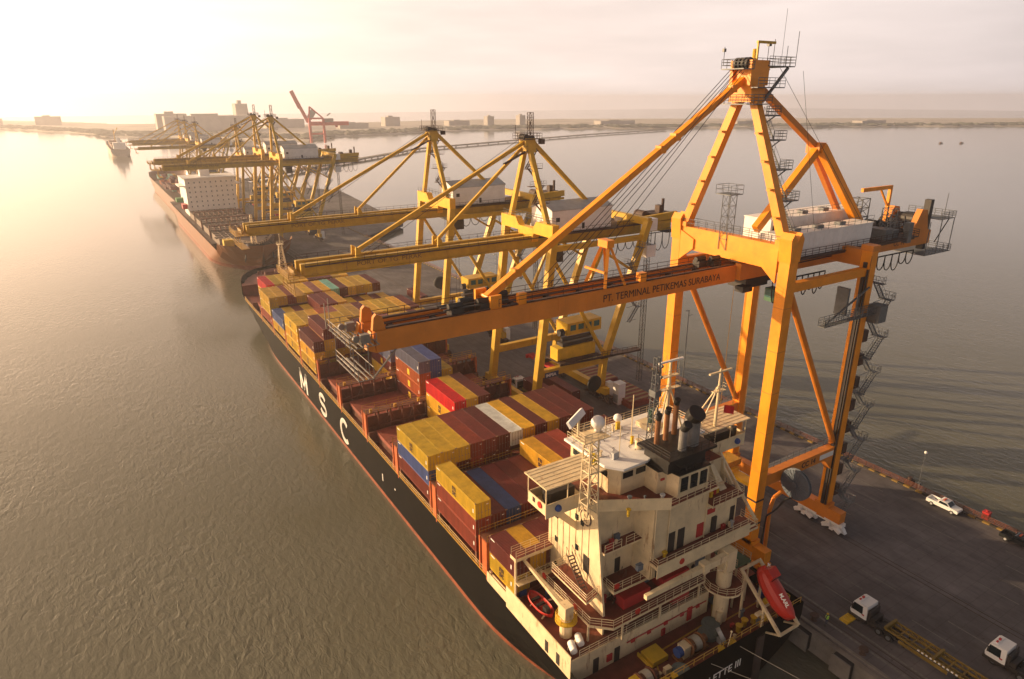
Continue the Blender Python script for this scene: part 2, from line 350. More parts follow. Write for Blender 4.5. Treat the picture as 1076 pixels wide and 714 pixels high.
QZ = 3.5
b = MB(); b.box(71.8, 117.2, -60, 760, .9, QZ); obj('wharf_apron', b, [ASPH], kind='structure')
b = MB(); b.box(71.0, 71.8, -60, 760, .2, 3.15); b.box(71.8,72.25,-60,760,QZ,QZ+.10)
for k in range(0, 160): b.box(71.9, 73.1, -58+5*k, -57.1+5*k, -1.5, .9); b.box(115.5, 116.7, -58+5*k, -57.1+5*k, -1.5, .9)
obj('wharf_face', b, CONC, kind='structure')
b = MB()
for x in (74.55, 75.45, 92.85, 93.75): b.box(x-.05, x+.05, -60, 760, QZ+.004, QZ+.05)
obj('crane_rail', b, STEELR, kind='structure')
b = MB()
for x in (74.1, 75.9): b.add([(x-.18,-60,QZ+.004),(x+.18,-60,QZ+.004),(x+.18,760,QZ+.004),(x-.18,760,QZ+.004)],[(0,1,2,3)])
for x in (80.3, 84.2, 88.1, 99.8, 103.7, 107.6, 111.4):
    for k in range(0, 62):
        y = -40 + k*12.6 + (x*7) % 5; b.add([(x-.09,y,QZ+.005),(x+.09,y,QZ+.005),(x+.09,y+5.5,QZ+.005),(x-.09,y+5.5,QZ+.005)],[(0,1,2,3)])
b.add([(94.5,101.8,QZ+.005),(106,103.2,QZ+.005),(106,104.6,QZ+.005),(94.5,103.2,QZ+.005)],[(0,1,2,3)])
obj('lane_markings', b, LINE, kind='structure')


kb = MB(); kb.cur = 0
for k in range(0, 600):
    kb.cur = k % 2; kb.box(116.35, 116.85, -60+1.1*k, -58.9+1.1*k, QZ+.002, QZ+.28)
obj('kerb', kb, [mat('kerb_black',(.03,.025,.02),.7), mat('kerb_yellow',(.24,.15,.03),.7,rust=.3)], kind='structure')
b = MB(); b.rail([(117.05,-60,QZ),(117.05,330,QZ)], 1.1, (.3,.6,.85,1.1), 1.6, .06)
obj('wharf_railing', b, mat('rusty_rail',(.16,.05,.03),.7,rust=.3), label='rust red pipe railing along the outer edge of the wharf', cat='railing')

# far wharf block and causeway, far shore
b = MB(); b.slab([(117.2,330),(150,360),(165,520),(117.2,600)], .9, 3.3); obj('yard_platform', b, ASPH, kind='structure')
b = MB()
pts = [(120,640),(229,751),(330,842),(416,922),(620,1010),(856,1100),(1150,1180)]
for (x0,y0),(x1,y1) in zip(pts, pts[1:]): b.bar((x0,y0,2.2),(x1,y1,2.2), 9, 1.6)
for (x0,y0),(x1,y1) in zip(pts, pts[1:]):
    for t in range(8):
        x = x0+(x1-x0)*t/8; y = y0+(y1-y0)*t/8; b.box(x-.8,x+.8,y-.8,y+.8,-1,1.6)
obj('causeway', b, CONC, kind='structure')
rs = random.Random(3)
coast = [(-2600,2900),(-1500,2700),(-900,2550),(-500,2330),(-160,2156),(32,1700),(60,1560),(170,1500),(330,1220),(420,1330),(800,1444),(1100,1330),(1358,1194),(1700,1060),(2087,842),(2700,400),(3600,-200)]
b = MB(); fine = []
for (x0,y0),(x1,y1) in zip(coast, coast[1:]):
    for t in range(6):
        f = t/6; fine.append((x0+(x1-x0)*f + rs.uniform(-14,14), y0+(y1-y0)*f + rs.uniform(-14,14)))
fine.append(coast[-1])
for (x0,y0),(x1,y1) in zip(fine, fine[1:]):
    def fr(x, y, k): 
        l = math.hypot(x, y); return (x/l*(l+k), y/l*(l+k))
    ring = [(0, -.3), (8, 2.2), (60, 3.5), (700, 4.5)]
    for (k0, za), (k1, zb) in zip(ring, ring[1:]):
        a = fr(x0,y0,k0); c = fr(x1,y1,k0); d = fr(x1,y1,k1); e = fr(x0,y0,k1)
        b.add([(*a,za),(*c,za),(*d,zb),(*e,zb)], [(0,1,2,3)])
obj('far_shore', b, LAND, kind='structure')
def shore_pt(t):
    i = min(int(t*(len(fine)-1)), len(fine)-2); f = t*(len(fine)-1)-i
    return V((fine[i][0]+(fine[i+1][0]-fine[i][0])*f, fine[i][1]+(fine[i+1][1]-fine[i][1])*f, 0))
b = MB()
for k in range(2600):
    p = shore_pt(rs.random()); d = p.normalized(); q = p + d*rs.uniform(15, 160) ; h = rs.uniform(2, 5); r = rs.uniform(5, 16)
    n0 = len(b.v)
    b.lathe([(r*.7,0),(r,h*.4),(r*.6,h*.85),(.2,h)], (q.x,q.y,2.6), (0,0,1), 6)
    for i in range(n0, len(b.v)): x,y,z = b.v[i]; b.v[i] = (x+rs.uniform(-2,2), y+rs.uniform(-2,2), z+rs.uniform(-.8,.8)*(z>3))
obj('far_shore_trees', b, TREEG, kind='stuff')
tag(bpy.data.objects['far_shore_trees'], 'hazy belt of trees along the distant shore', 'trees')

# ------------------------------------------------------------------ haze
b = MB(); b.box(-3400, 4600, -1000, 3700, -1.6, 86)
hz = bpy.data.materials.new('haze_air'); hz.use_nodes = True; n = hz.node_tree.nodes; l = hz.node_tree.links
n.remove(n['Principled BSDF']); pv = n.new('ShaderNodeVolumePrincipled'); pv.inputs['Density'].default_value = HAZE_D
pv.inputs['Color'].default_value = (.94,.93,1.0,1); pv.inputs['Anisotropy'].default_value = .55
l.new(pv.outputs[0], n['Material Output'].inputs['Volume'])
HAZE = obj('haze', b, hz, kind='stuff'); tag(HAZE, 'pale warm morning haze over the water and the far shore', 'haze')

# ------------------------------------------------------------------ ship hulls
def smooth(t): t = max(0, min(1, t)); return t*t*(3-2*t)
def hull_mesh(xc, ys, yb, bm, zd, zfc, fl, mats, parent, name='hull', full=0, red=.8):
    """loft from transom (ys) to stem (yb); fdir=-1 mirrors so that the stem is at ys side"""
    Lh = abs(yb - ys); b = MB(); st = []
    zl = [-2.5, -.6, red, 2.6, 4.2, 6, 7.6, 1.0]
    for k in range(0, 61):
        t = k/60; t = t if t < .72 else t
        row = []
        top = zd + (zfc - zd)*smooth((t - .90)/.012)
        zs = [-2.5, -.6, red-.001, red, 3, 4.8, 6.6, zd, top]
        for z in zs:
            # half breadth
            u = max(0, min(1, z/top))
            tf = .66 + .17*u + full                      # parallel body ends further forward at deck level
            te = .935 + .065*u**1.1               # stem rake
            w = 1.0
            if t > tf: 
                q = min(1, (t - tf)/(te - tf)); w = max(0, 1 - q**(2.0 + 1.1*u))**(.85 - .25*u)
            if t < .14:
                a = 1 - t/.14; v = max(0, min(1, (z + 3)/9.0)); w *= 1 - a*a*(1 - smooth(v))*.75
            row.append((bm*w, z))
        y = ys + (yb - ys)*t
        st.append((y, row))
    m = len(st[0][1])
    for (y0, r0), (y1, r1) in zip(st, st[1:]):
        for sg in (-1, 1):
            for i in range(m - 1):
                b.cur = 1 if i < 2 else 0
                q = [(xc+sg*r0[i][0], y0, r0[i][1]), (xc+sg*r1[i][0], y1, r1[i][1]), (xc+sg*r1[i+1][0], y1, r1[i+1][1]), (xc+sg*r0[i+1][0], y0, r0[i+1][1])]
                b.add(q if sg*(1 if yb > ys else -1) > 0 else q[::-1], [(0,1,2,3)])
    b.cur = 0; y, r = st[0]
    for i in range(m-1):
        b.cur = 1 if i < 2 else 0
        b.add([(xc-r[i][0],y,r[i][1]),(xc+r[i][0],y,r[i][1]),(xc+r[i+1][0],y,r[i+1][1]),(xc-r[i+1][0],y,r[i+1][1])],[(0,1,2,3)])
    obj(name, b, mats, parent)
    return st
S1 = thing('container_ship', 'long black container ship moored alongside the wharf, cream deckhouse at its near end', 'ship', (52.9, 140, 0))
XC, HB = 52.9, 16.2
XP, XS = XC - HB, XC + HB
st = hull_mesh(XC, 39.6, 252, HB, 8.6, 12.6, 1, [HULLK, HULLR], S1)
def halfb(y, lev=7):
    for (y0, r0), (y1, r1) in zip(st, st[1:]):
        if y0 <= y <= y1: f = (y-y0)/(y1-y0); return r0[lev][0]*(1-f) + r1[lev][0]*f
    return 0
# main deck strip, forecastle
b = MB()
ysn = [47 + (231-47)*i/60 for i in range(61)]
for y0, y1 in zip(ysn, ysn[1:]):
    a, c = halfb(y0)-.12, halfb(y1)-.12; b.add([(XC-a,y0,8.05),(XC+a,y0,8.05),(XC+c,y1,8.05),(XC-c,y1,8.05)], [(0,1,2,3)])
obj('main_deck', b, REDDECK, S1)
b = MB(); fy = [230.5 + (251-230.5)*i/14 for i in range(15)]
for y0, y1 in zip(fy, fy[1:]):
    a, c = max(.05, halfb(y0,8)-.2), max(.05, halfb(y1,8)-.2); b.add([(XC-a,y0,11.5),(XC+a,y0,11.5),(XC+c,y1,11.5),(XC-c,y1,11.5)], [(0,1,2,3)])
b.add([(XC-halfb(230.5)+.2,230.5,8.0),(XC+halfb(230.5)-.2,230.5,8.0),(XC+halfb(230.5)-.2,230.5,11.5),(XC-halfb(230.5)+.2,230.5,11.5)],[(0,1,2,3)])
obj('forecastle_deck', b, REDDECK, S1)
for sg, nm in ((-1,'p'),(1,'s')):
    b = MB(); pts = [V((XC+sg*(halfb(y)-.06), y, 8.62)) for y in [62 + 6*i for i in range(28)]]
    for p, q in zip(pts, pts[1:]): b.bar(p, q, .18, .16)
    b.rail(pts, .9, (.45,.9), 2.0, .06)
    obj('deck_railing', b, RAILY, S1)
b = MB(); pts = [V((XC-halfb(y,8)+.1, y, 12.6)) for y in (232,236,240,244,247,250,251.6)]; pts += [V((2*XC-p.x, p.y, p.z)) for p in pts[::-1]]
b.rail(pts, .9, (.45,.9), 1.6, .05); obj('bow_railing', b, LASH, S1)
# forecastle gear
b = MB()
for x in (48.5, 57.3):
    b.tube((x-1.6,239,12.6),(x+1.6,239,12.6),.75,12); b.box(x-2.2,x+2.2,238.2,239.8,11.5,12.1); b.tube((x+1.9,239,12.6),(x+2.3,239,12.6),1.1,14)
for x in (45.8,47.2,58.6,60.0,51.5,54.3):
    b.tube((x,244,11.5),(x,244,12.4),.28,8); b.tube((x,244,12.4),(x,244,12.5),.38,8)
obj('mooring_winch', b, LASH, S1, split=True)
b = MB(); b.lattice((52.9,237.5), 2.8, 11.5, 22.5, 1.8, .14, 1.0); b.box(51.9,53.9,236.5,238.5,22.5,22.7); b.tube((52.9,237.5,22.7),(52.9,237.5,26.2),.12,6); b.rail([(51.9,236.5,22.7),(53.9,236.5,22.7),(53.9,238.5,22.7),(51.9,238.5,22.7),(51.9,236.5,22.7)],1,(.5,1),1,.04)
obj('foremast', b, CREAM, S1)
b = MB(); b.box(46,59.8,231,231.25,11.5,14.2); obj('breakwater', b, REDDECK, S1)

# hull lettering on the port side
def arc(cy, cz, ry, rz, a0, a1, n=14): return [(cy + ry*math.cos(R(a0+(a1-a0)*i/n)), cz + rz*math.sin(R(a0+(a1-a0)*i/n))) for i in range(n+1)]
HL = {'M': [[(0,0),(0,4.7)],[(0,4.7),(2.6,.6)],[(2.6,.6),(5.2,4.7)],[(5.2,4.7),(5.2,0)]],
      'S': [arc(2.2,3.5,2.0,1.15,25,270)+arc(2.2,1.2,2.05,1.2,90,-155)], 'C': [arc(2.5,2.35,2.4,2.35,48,312,20)]}
for ch, y in (('M', 159.6), ('S', 143.4), ('C', 128.4)):
    b = MB()
    for pl_ in HL[ch]:
        for (u0,z0_),(u1,z1_) in zip(pl_, pl_[1:]):
            d_ = math.hypot(u1-u0, z1_-z0_) or 1; e_ = (.35 if len(pl_) == 2 else .06)/d_
            b.bar((XP-.02, y-(u0-(u1-u0)*e_), 1.75+z0_-(z1_-z0_)*e_), (XP-.02, y-(u1+(u1-u0)*e_), 1.75+z1_+(z1_-z0_)*e_), 1.05, .05, (1,0,0))
    obj('hull_letter', b, LETTER, S1)
b = MB(); b.box(XP-.03,XP-.01,104.4,104.75,3.2,4.7); b.box(XP-.03,XP-.01,98.4,98.8,4.4,4.7); obj('draught_mark', b, LETTER, S1, split=True)
text('stern_name', 'LETTE III', 1.55, (51.9, 39.53, 4.35), (1,0,0), (0,0,1), LETTER, S1, .02, sx=1.0)
text('stern_port_name', 'A', 1.2, (55.0, 39.53, 2.5), (1,0,0), (0,0,1), LETTER, S1, .02)
b = MB(); b.box(60.2,61.6,39.42,39.58,-1,7.2); obj('rudder_fairing', b, mat('rust_streaked_black',(.05,.035,.03),.6,rust=.5), S1)

# ------------------------------------------------------------------ containers
CW, CP, CH, CT = 2.44, 2.49, 2.6, 2.63
def container_meshes(Lc):
    b = MB(); n = int(Lc/.28); d = .05
    for sg in (0, 1):
        x = .02 if sg == 0 else CW - .02; s = 1 if sg == 0 else -1
        ys_ = []; 
        for k in range(n):
            y0 = .16 + (Lc-.32)*k/n; w = (Lc-.32)/n
            ys_ += [(y0, 0), (y0+w*.3, 0), (y0+w*.5, d), (y0+w*.8, d)]
        ys_.append((Lc-.16, 0))
        for (ya, da), (yb_, db) in zip(ys_, ys_[1:]):
            q = [(x+s*da, ya, .16), (x+s*db, yb_, .16), (x+s*db, yb_, CH-.1), (x+s*da, ya, CH-.1)]
            b.add(q[::-1] if sg == 0 else q, [(0,1,2,3)])
    ys_ = []
    for k in range(n):
        y0 = .16 + (Lc-.32)*k/n; w = (Lc-.32)/n; ys_ += [(y0, 0), (y0+w*.3, 0), (y0+w*.5, .03), (y0+w*.8, .03)]
    ys_.append((Lc-.16, 0))
    for (ya, da), (yb_, db) in zip(ys_, ys_[1:]): b.add([(.06,ya,CH-.05+da*.8),(CW-.06,ya,CH-.05+da*.8),(CW-.06,yb_,CH-.05+db*.8),(.06,yb_,CH-.05+db*.8)],[(0,1,2,3)])
    for x in (0, CW-.12):
        b.box(x, x+.12, 0, Lc, 0, .17); b.box(x, x+.1, .0, Lc, CH-.11, CH-.02)
        for y in (0, Lc-.16): b.box(x, x+.12, y, y+.16, .17, CH-.11)
    b.box(.12, CW-.12, Lc-.08, Lc-.02, .1, CH-.05); b.box(.12,CW-.12,.06,.1,.1,CH-.05); b.box(.12,CW-.12,0,.12,CH-.14,CH-.03); b.box(.12,CW-.12,0,.12,0,.12); b.box(.1,CW-.1,.1,Lc-.1,.1,.16)
    b.cur = 1
    for x in (-.01, CW-.17):
        for y in (-.012, Lc-.168):
            for z in (0, CH-.12): b.box(x, x+.18, y, y+.18, z, z+.125)
    b.cur = 2
    b.box(-.016,-.004+.01,Lc-1.3,Lc-.35,CH-.36,CH-.2); b.box(-.02,.01,.5,.75,.9,1.5); b.box(CW-.7,CW-.35,-.016,0,CH-.62,CH-.5)
    body = mesh('container', b, [CONT, CONTC, LETTER])
    doors = []
    for k in (0, 1):
        q = MB(); x0 = .14 + k*1.09; q.box(x0, x0+1.07, -.005, .058, .13, CH-.15)
        for z in (.55, 1.1, 1.65): q.box(x0+.06, x0+1.01, -.02, -.004, z, z+.28)
        q.cur = 1
        for xx in (.28, .78): 
            q.tube((x0+xx, -.05, .1), (x0+xx, -.05, CH-.12), .026, 5); q.box(x0+xx-.06, x0+xx+.22, -.08, -.05, 1.0, 1.06)
        doors.append(mesh('door', q, [CONT, CONTB]))
    return body, doors
BODY40, DOOR40 = container_meshes(12.19); BODY20, DOOR20 = container_meshes(6.06)
_l = text('logo', 'm', .62, (0,0,0), (0,-1,0), (0,0,1), LETK, None, .004, align='CENTER', sx=1.2, bold=.02)
LOGO = []
def merge_logo():
    a = text('t1', 'm', 1.3, (-.03, 0, .80), (0,-1,0), (0,0,1), LETK, None, .004, align='CENTER', sx=1.1, bold=.03)
    c = text('t2', 'sc', 1.3, (-.03, 0, .0), (0,-1,0), (0,0,1), LETK, None, .004, align='CENTER', sx=1.05, bold=.03)
    b = MB()
    for o in (a, c):
        k = len(b.v); b.v.extend([tuple(v.co) for v in o.data.vertices])
        for p in o.data.polygons: b.f.append(tuple(i+k for i in p.vertices)); b.m.append(0)
    for o in (a, c): bpy.data.objects.remove(o)
    return mesh('logo', b, LETK)
bpy.data.objects.remove(_l)
LOGO_ME = merge_logo()
q = MB(); q.box(-.03,-.012,-.55,.55,.0,1.3); PATCH_ME = mesh('placard', q, YEL)
COLS = dict(Y=(.68,.41,.025), y=(.60,.37,.06), M=(.15,.028,.022), R=(.28,.05,.026), O=(.44,.10,.025), B=(.07,.11,.30), G=(.17,.19,.27), D=(.035,.06,.20), W=(.62,.62,.60), T=(.22,.50,.44), X=(.62,.012,.018), P=(.33,.11,.09))
CN = dict(Y='yellow', y='mustard yellow', M='maroon', R='brick red', O='rust orange', B='blue', G='grey blue', D='dark blue', W='white', T='teal', X='bright red', P='dusty pink')
ORD = ['outermost', 'second', 'third', 'fourth', 'fifth', 'sixth', 'seventh', 'eighth', 'ninth', 'tenth', 'eleventh', 'twelfth', 'thirteenth']
def put_container(c, x, y, z, label, group, L40=True, doors=True, logo=False, patch=False, rot=0):
    body, dr = (BODY40, DOOR40) if L40 else (BODY20, DOOR20)
    o = bpy.data.objects.new('shipping_container', body); COL.objects.link(o); o.location = (x, y, z); o.rotation_euler[2] = rot
    j = random.uniform(.70, 1.12); col = (*[v*j*random.uniform(.93, 1.07) for v in COLS[c]], 1); o.color = col
    tag(o, label, 'container', group); kids = []
    if doors:
        for me in dr: kids.append(bpy.data.objects.new('door', me))
    if logo: k = bpy.data.objects.new('logo', LOGO_ME); k.location = (0, 12.19*.52 if L40 else 3, .55); kids.append(k)
    if patch: k = bpy.data.objects.new('placard', PATCH_ME); k.location = (0, 12.19*.45, .7); kids.append(k)
    for k in kids: COL.objects.link(k); k.parent = o; k.color = col
    return o
# each bay: (aft y, base z, is 40 ft, phrase, columns bottom->top from the port side)
Z0 = 10.55
BAYS = [
 (58.75, Z0, 0, 'bay nearest the bridge', ['YM','YY','MM','RM','MM','MR','MM']),
 (68.6, Z0, 1, 'second bay before the bridge', ['RRY','RM','MD','RM','MM','MM','MMY','RRR','MMR','MM','RM','MM','MMM']),
 (83.7, Z0, 1, 'third bay before the bridge', ['RBY','MYY','RMY','MRR','RMM','MMM','YMW','MYY','MMM','YMY','MMM','RMM','RRM']),
 (98.9, Z0, 1, 'fourth bay before the bridge', ['','','','','','YYX','MYY','RRM','','','','','']),
 (114.1, Z0, 1, 'fifth bay before the bridge', ['','','','','','MOOG','MMDB','MYY','','','','','']),
 (129.3, Z0, 1, 'sixth bay before the bridge', ['','','','','','YMG','MMB','MMG','MY','','','','']),
 (144.0, Z0, 1, 'seventh bay before the bridge', ['YYM','YYYM','YYMY','MYYY','YMY','MYM','YYY','YMM','MYP','YMY','MYY','YMM','YMY']),
 (157.8, Z0, 1, 'eighth bay before the bridge', ['YYY','MYY','YYY','YMO','MYP','YMY','YYy','MYM','YYY','YMY','MYY','MYY','MYM']),
 (172.0, Z0, 1, 'fourth bay from the bow', ['YB','MY','YM','MY','YMM','MYM','YMY','MY','YY','YM','MY','YM','YY']),
 (186.0, Z0, 1, 'third bay from the bow', ['RYY','YYY','YMR','MYY','YYY','YMP','MYY','MYT','YMM','MYY','YYY','MYY','YMM']),
 (200.2, Z0, 1, 'second bay from the bow', ['','MYX','MYY','YYY','MMY','YMY','YMM','MYM','MYM','MYY','YYY','MY','']),
]
ncont = 0
for bi, (ya, z0, l40, ph, cols) in enumerate(BAYS):
    aft = BAYS[bi-1][4] if bi else ['']*13
    for c, stck in enumerate(cols):
        n = len(stck)
        port = len(cols[c-1]) if c > 0 else 0
        star = len(cols[c+1]) if c + 1 < len(cols) else 0
        for k, ch in enumerate(stck):
            t = n - 1 - k
            vis = t == 0 or k >= port or (k >= (len(aft[c]) if c < len(aft) else 0) - (0 if bi > 5 else 1) and bi > 0)
            if bi == 0 and c > 2 and t > 0: vis = False
            if not vis: continue
            side = k >= port
            tn = ['topmost', 'second from top', 'third from top', 'lowest'][t]
            first = 'stack beside the open sea' if c == 0 else f'{ORD[c]} stack from the sea'
            lab = f'{CN[ch]} container {tn}, {first}, {ph}'
            put_container(ch, XP + .01 + c*CP, ya, z0 + k*CT, lab, 'containers stacked on the ship', bool(l40), True,
                          logo=(ch in 'Yy' and side and bi < 9), patch=(ch in 'OM' and bi in (4, 5) and side))
            ncont += 1
print('containers', ncont)

# hatch covers and lashing bridges
for ya in (58.75, 68.6, 83.7, 98.9, 114.1, 129.3, 144.0, 157.8, 172.0, 186.0, 200.2):
    Lb = 6.06 if ya < 60 else 12.19; hw = min(14.6, halfb(ya+Lb) - 1.5)
    b = MB(); b.box(XC-hw+.25, XC+hw-.25, ya+.15, ya+Lb-.15, 8.05, 9.6); b.cur = 1
    b.box(XC-hw, XC+hw, ya, ya+Lb, 9.6, 10.42)
    if 98 < ya < 130:
        b.cur = 1
        for i in range(1, 4): b.box(XC-hw+i*hw/2-.05, XC-hw+i*hw/2+.05, ya+.1, ya+Lb-.1, 10.42, 10.47)
        for i in range(12):
            for yy in (ya+.4, ya+Lb/2, ya+Lb-.4): b.box(XC-hw+.3+i*2.4, XC-hw+.55+i*2.4, yy-.12, yy+.12, 10.42, 10.55)
    obj('hatch_cover', b, [LASH, HATCH], S1)
    b = MB()
    for sx in (XP+.1, XS-2.4):
        for yy in (ya+.1, ya+Lb-.5): b.box(sx, sx+2.2, yy, yy+.4, 8.05, 10.4)
    obj('pedestal', b, LASH, S1, split=True)
for ya, h in ((65.6, 14.0), (81.3, 14.2), (96.4, 13.9), (111.6, 13.9), (126.8, 13.9), (142.0, 14.6), (156.5,13.4), (170.3,13.4), (184.4,13.0), (198.6,13.0)):
    hw = min(HB - .15, halfb(ya) - .1); b = MB(); w = 2.2 if ya < 140 else .9
    n = 13
    for i in range(n + 1):
        x = XC - hw + 2*hw*i/n
        b.cur = 1 if i in (0, n) else 0
        if i in (0, n): b.box(x-.12, x+.12, ya, ya+w*.62, 8.05, h-.1); b.box(x-.2, x+.2, ya-.05, ya+.2, 8.05, h)
        else: b.box(x-.14, x+.14, ya, ya+.3, 8.05, h)
        b.box(x-.14, x+.14, ya+w-.3, ya+w, 8.05, h); b.cur = 0
    b.box(XC-hw, XC+hw, ya, ya+w, h-.16, h)
    b.box(XC-hw, XC+hw, ya+.02, ya+.2, 10.8, 11.1)
    for i in range(n):
        x = XC - hw + 2*hw*i/n; x1 = XC - hw + 2*hw*(i+1)/n
        if i % 2: b.bar((x,ya+.12,8.3),(x1,ya+.12,h-.3),.16,.1)
        else: b.bar((x1,ya+.12,8.3),(x,ya+.12,h-.3),.16,.1)
    b.box(XC-hw+.02, XC+hw-.02, ya+w*.45, ya+w*.55, 8.05, h-1.2)
    br = obj('lashing_bridge', b, [LASH, LASHO], S1)
    b = MB()
    for yy in (ya+.05, ya+w-.05): b.rail([(XC-hw, yy, h), (XC+hw, yy, h)], 1.0, (.5, 1.0), 2.49, .05)
    for i in range(0, n, 2): b.box(XC-hw+2*hw*i/n+.8, XC-hw+2*hw*i/n+1.3, ya+.1, ya+.5, h+.02, h+.7)
    obj('bridge_railing', b, RAILY, br)
b = MB()
for i in range(60):
    y = 64 + i*2.3
    if i % 3: b.box(XP+.25, XP+.6, y, y+.5, 8.06, 8.06+random.uniform(.3, 1.0))
    else: b.tube((XP+.5,y,8.06),(XP+.5,y,9.3),.12,6)
obj('deck_fitting', b, LASH, S1, split=True)

# ------------------------------------------------------------------ deckhouse
def house(name, mb, m=CREAM, p=S1): return obj(name, mb, m, p)
b = MB()
b.box(42.6, 63.2, 50.3, 59.4, 9.8, 26.3)                       # main block
b.box(48.5, 57.4, 47.05, 50.4, 15.8, 26.28); b.box(57.38, 62.9, 47.2, 50.4, 15.8, 23.3)   # casing
b.prism([(42.4,59.35,9.8),(42.4,48.0,9.8),(42.4,48.0,12.6),(42.4,50.0,26.3),(42.4,59.35,26.3)], (.28,0,0))   # port fin wall
b.prism([(63.1,59.35,9.8),(63.1,48.6,18.6),(63.1,50.0,26.3),(63.1,59.35,26.3)], (.28,0,0))
for i in range(7): b.box(42.33, 42.4, 51.2+i*1.25, 51.28+i*1.25, 10.2, 26.0)                 # plate stiffeners
dh = house('deckhouse', b)
b = MB()
for y, z in ((57.6,20.7),(57.6,17.2),(53.6,22.8),(52.5,22.6),(53.4,18.6),(57.6,24.0),(55.4,13.2),(57.6,13.4)):
    b.box(42.28,42.41,y-.24,y+.24,z,z+.75)
obj('port_window', b, GLASS, dh, split=True)
b = MB()
for x in (51.6, 53.2): b.box(x-.55, x+.55, 46.98, 47.06, 18.65, 21.4)
for x, z0, z1 in ((49.8,15.9,17.9),(46.2,15.9,17.9),(59.0,18.7,20.9)): b.box(x-.4,x+.4,(46.98 if x>48 else 50.22),(47.06 if x>48 else 50.31),z0,z1)
b.box(62.0,62.8,47.12,47.21,19.0,21.2); b.box(58.6,59.4,47.12,47.21,18.7,20.9); b.box(42.3,42.42,51.0,52.0,16.6,18.9)
obj('doorway', b, DARK, dh, split=True)
b = MB(); b.box(55.9,57.0,46.96,47.06,19.0,20.9); b.box(57.7,59.0,47.1,47.2,21.6,22.3); b.box(53.0,54.2,50.2,50.31,13.0,14.6); b.box(46,47,50.2,50.31,13.2,14.2)
obj('fire_locker', b, REDBOX, dh, split=True)
b = MB(); b.lathe([(.0,0),(1.05,.001),(1.05,.03),(.9,.031),(.9,.04),(.0,.041)], (42.38,51.9,24.0), (-1,0,0), 24); em = obj('emblem_ring', b, LETK, dh)
b = MB(); b.lathe([(0,0),(.84,.001),(.84,.02),(0,.021)], (42.335,51.9,24.0), (-1,0,0), 24); obj('emblem_disc', b, CREAM, em)
text('emblem_letters', 'm', .75, (42.30, 51.9, 24.05), (0,-1,0), (0,0,1), LETK, em, .004, align='CENTER', sx=1.1)
text('emblem_letters', 'sc', .75, (42.30, 51.9, 23.5), (0,-1,0), (0,0,1), LETK, em, .004, align='CENTER', sx=1.1)

# decks and balconies
def deck(name, poly, z, t=.16, rail=None, mats=(CREAM, REDDECK), railh=1.1):
    b = MB(); b.slab(poly, z-t, z-.012); b.cur = 1
    cx = sum(p[0] for p in poly)/len(poly); cy = sum(p[1] for p in poly)/len(poly)
    b.slab([(cx+(x-cx)*.985, cy+(y-cy)*.985) for x, y in poly], z-.012, z)
    d = obj(name, b, list(mats), S1)
    if rail:
        r_ = MB(); r_.rail([(x, y, z) for x, y in rail], railh, (.38,.74,1.1), 1.4, .04); obj('railing', r_, CREAM, d)
    return d
pd = MB(); pd.slab([(36.8,46.6),(59,46.6),(59,54),(69.0,54),(69.0,65.2),(36.8,65.2)], 9.62, 9.78); pd.cur = 1
pd.slab([(36.9,46.75),(58.9,46.75),(58.9,53.9),(68.9,53.9),(68.9,65.1),(36.9,65.1)], 9.78, 9.8)
pd.cur = 0; pd.box(36.7,59.0,46.55,46.75,6.5,9.9); pd.box(58.9,69.0,53.95,54.1,6.5,9.6)
pd.box(36.62,36.75,46.5,60.5,7.4,10.7); pd.box(36.62,36.72,60.5,65.5,8.0,9.6); pd.box(36.7,38.2,46.52,46.7,9.8,10.0)
poop = obj('poop_deck', pd, [CREAM, REDDECK], S1)
b = MB(); b.rail([(38.0,46.65,9.8),(59,46.65,9.8),(59,54,9.8)],1.1,(.38,.74,1.1),1.4,.04); obj('railing', b, CREAM, poop)
b = MB()
for y in (48.9, 51.2): b.box(36.56,36.63,y-.3,y+.3,7.7,9.3)
for x in (40.4, 43.6): b.box(x-.4,x+.4,46.47,46.56,6.55,8.6)
obj('doorway', b, DARK, poop, split=True)
b = MB(); b.path([(45,46.42,8.6),(58.5,46.42,8.6)],.07,5)
for x in (46,48.6,51.4,54.2,57): b.box(x-.3,x+.3,46.38,46.5,8.2,8.7)
b.box(42.0,42.8,46.4,46.53,7.2,8.2); b.box(55.2,56.0,46.4,46.53,6.9,8.9); b.box(50.8,51.4,46.4,46.53,6.7,7.7)
obj('fire_main', b, REDBOX, poop)
deck('balcony', [(40.2,59.2),(40.2,47.8),(42.3,45.9),(57.5,46.1),(57.5,50.4),(42.6,50.4),(42.6,59.2)], 12.5, .3, [(40.25,59.1),(40.25,47.8),(42.3,46.0),(57.4,46.15)])
b = MB()
for x, y in ((40.4,48.2),(44.0,46.3),(40.4,54),(50,46.3),(56.8,46.4)): b.box(x-.1,x+.1,y-.1,y+.1,9.8,12.2)
obj('deck_stanchion', b, CREAM, S1, split=True)
deck('balcony', [(40.1,55.5),(40.1,48.4),(42.4,49.0),(42.4,55.5)], 15.25, .25, [(42.4,55.5),(40.15,55.4),(40.15,48.45),(42.3,49.05)])
deck('balcony', [(43.5,50.4),(43.5,47.6),(68.4,47.3),(68.4,50.4)], 15.8, .35, [(43.5,50.2),(43.5,47.7),(68.3,47.4),(68.3,50.2)])
d4 = deck('balcony', [(48.2,47.1),(48.2,45.5),(65.2,45.5),(65.2,47.3)], 18.6, .4, [(48.2,47.0),(48.2,45.55),(65.1,45.55),(65.1,47.2)])
b = MB(); b.box(48.0,64.0,45.40,45.49,17.3,19.1); obj('bulwark', b, CREAM, d4)
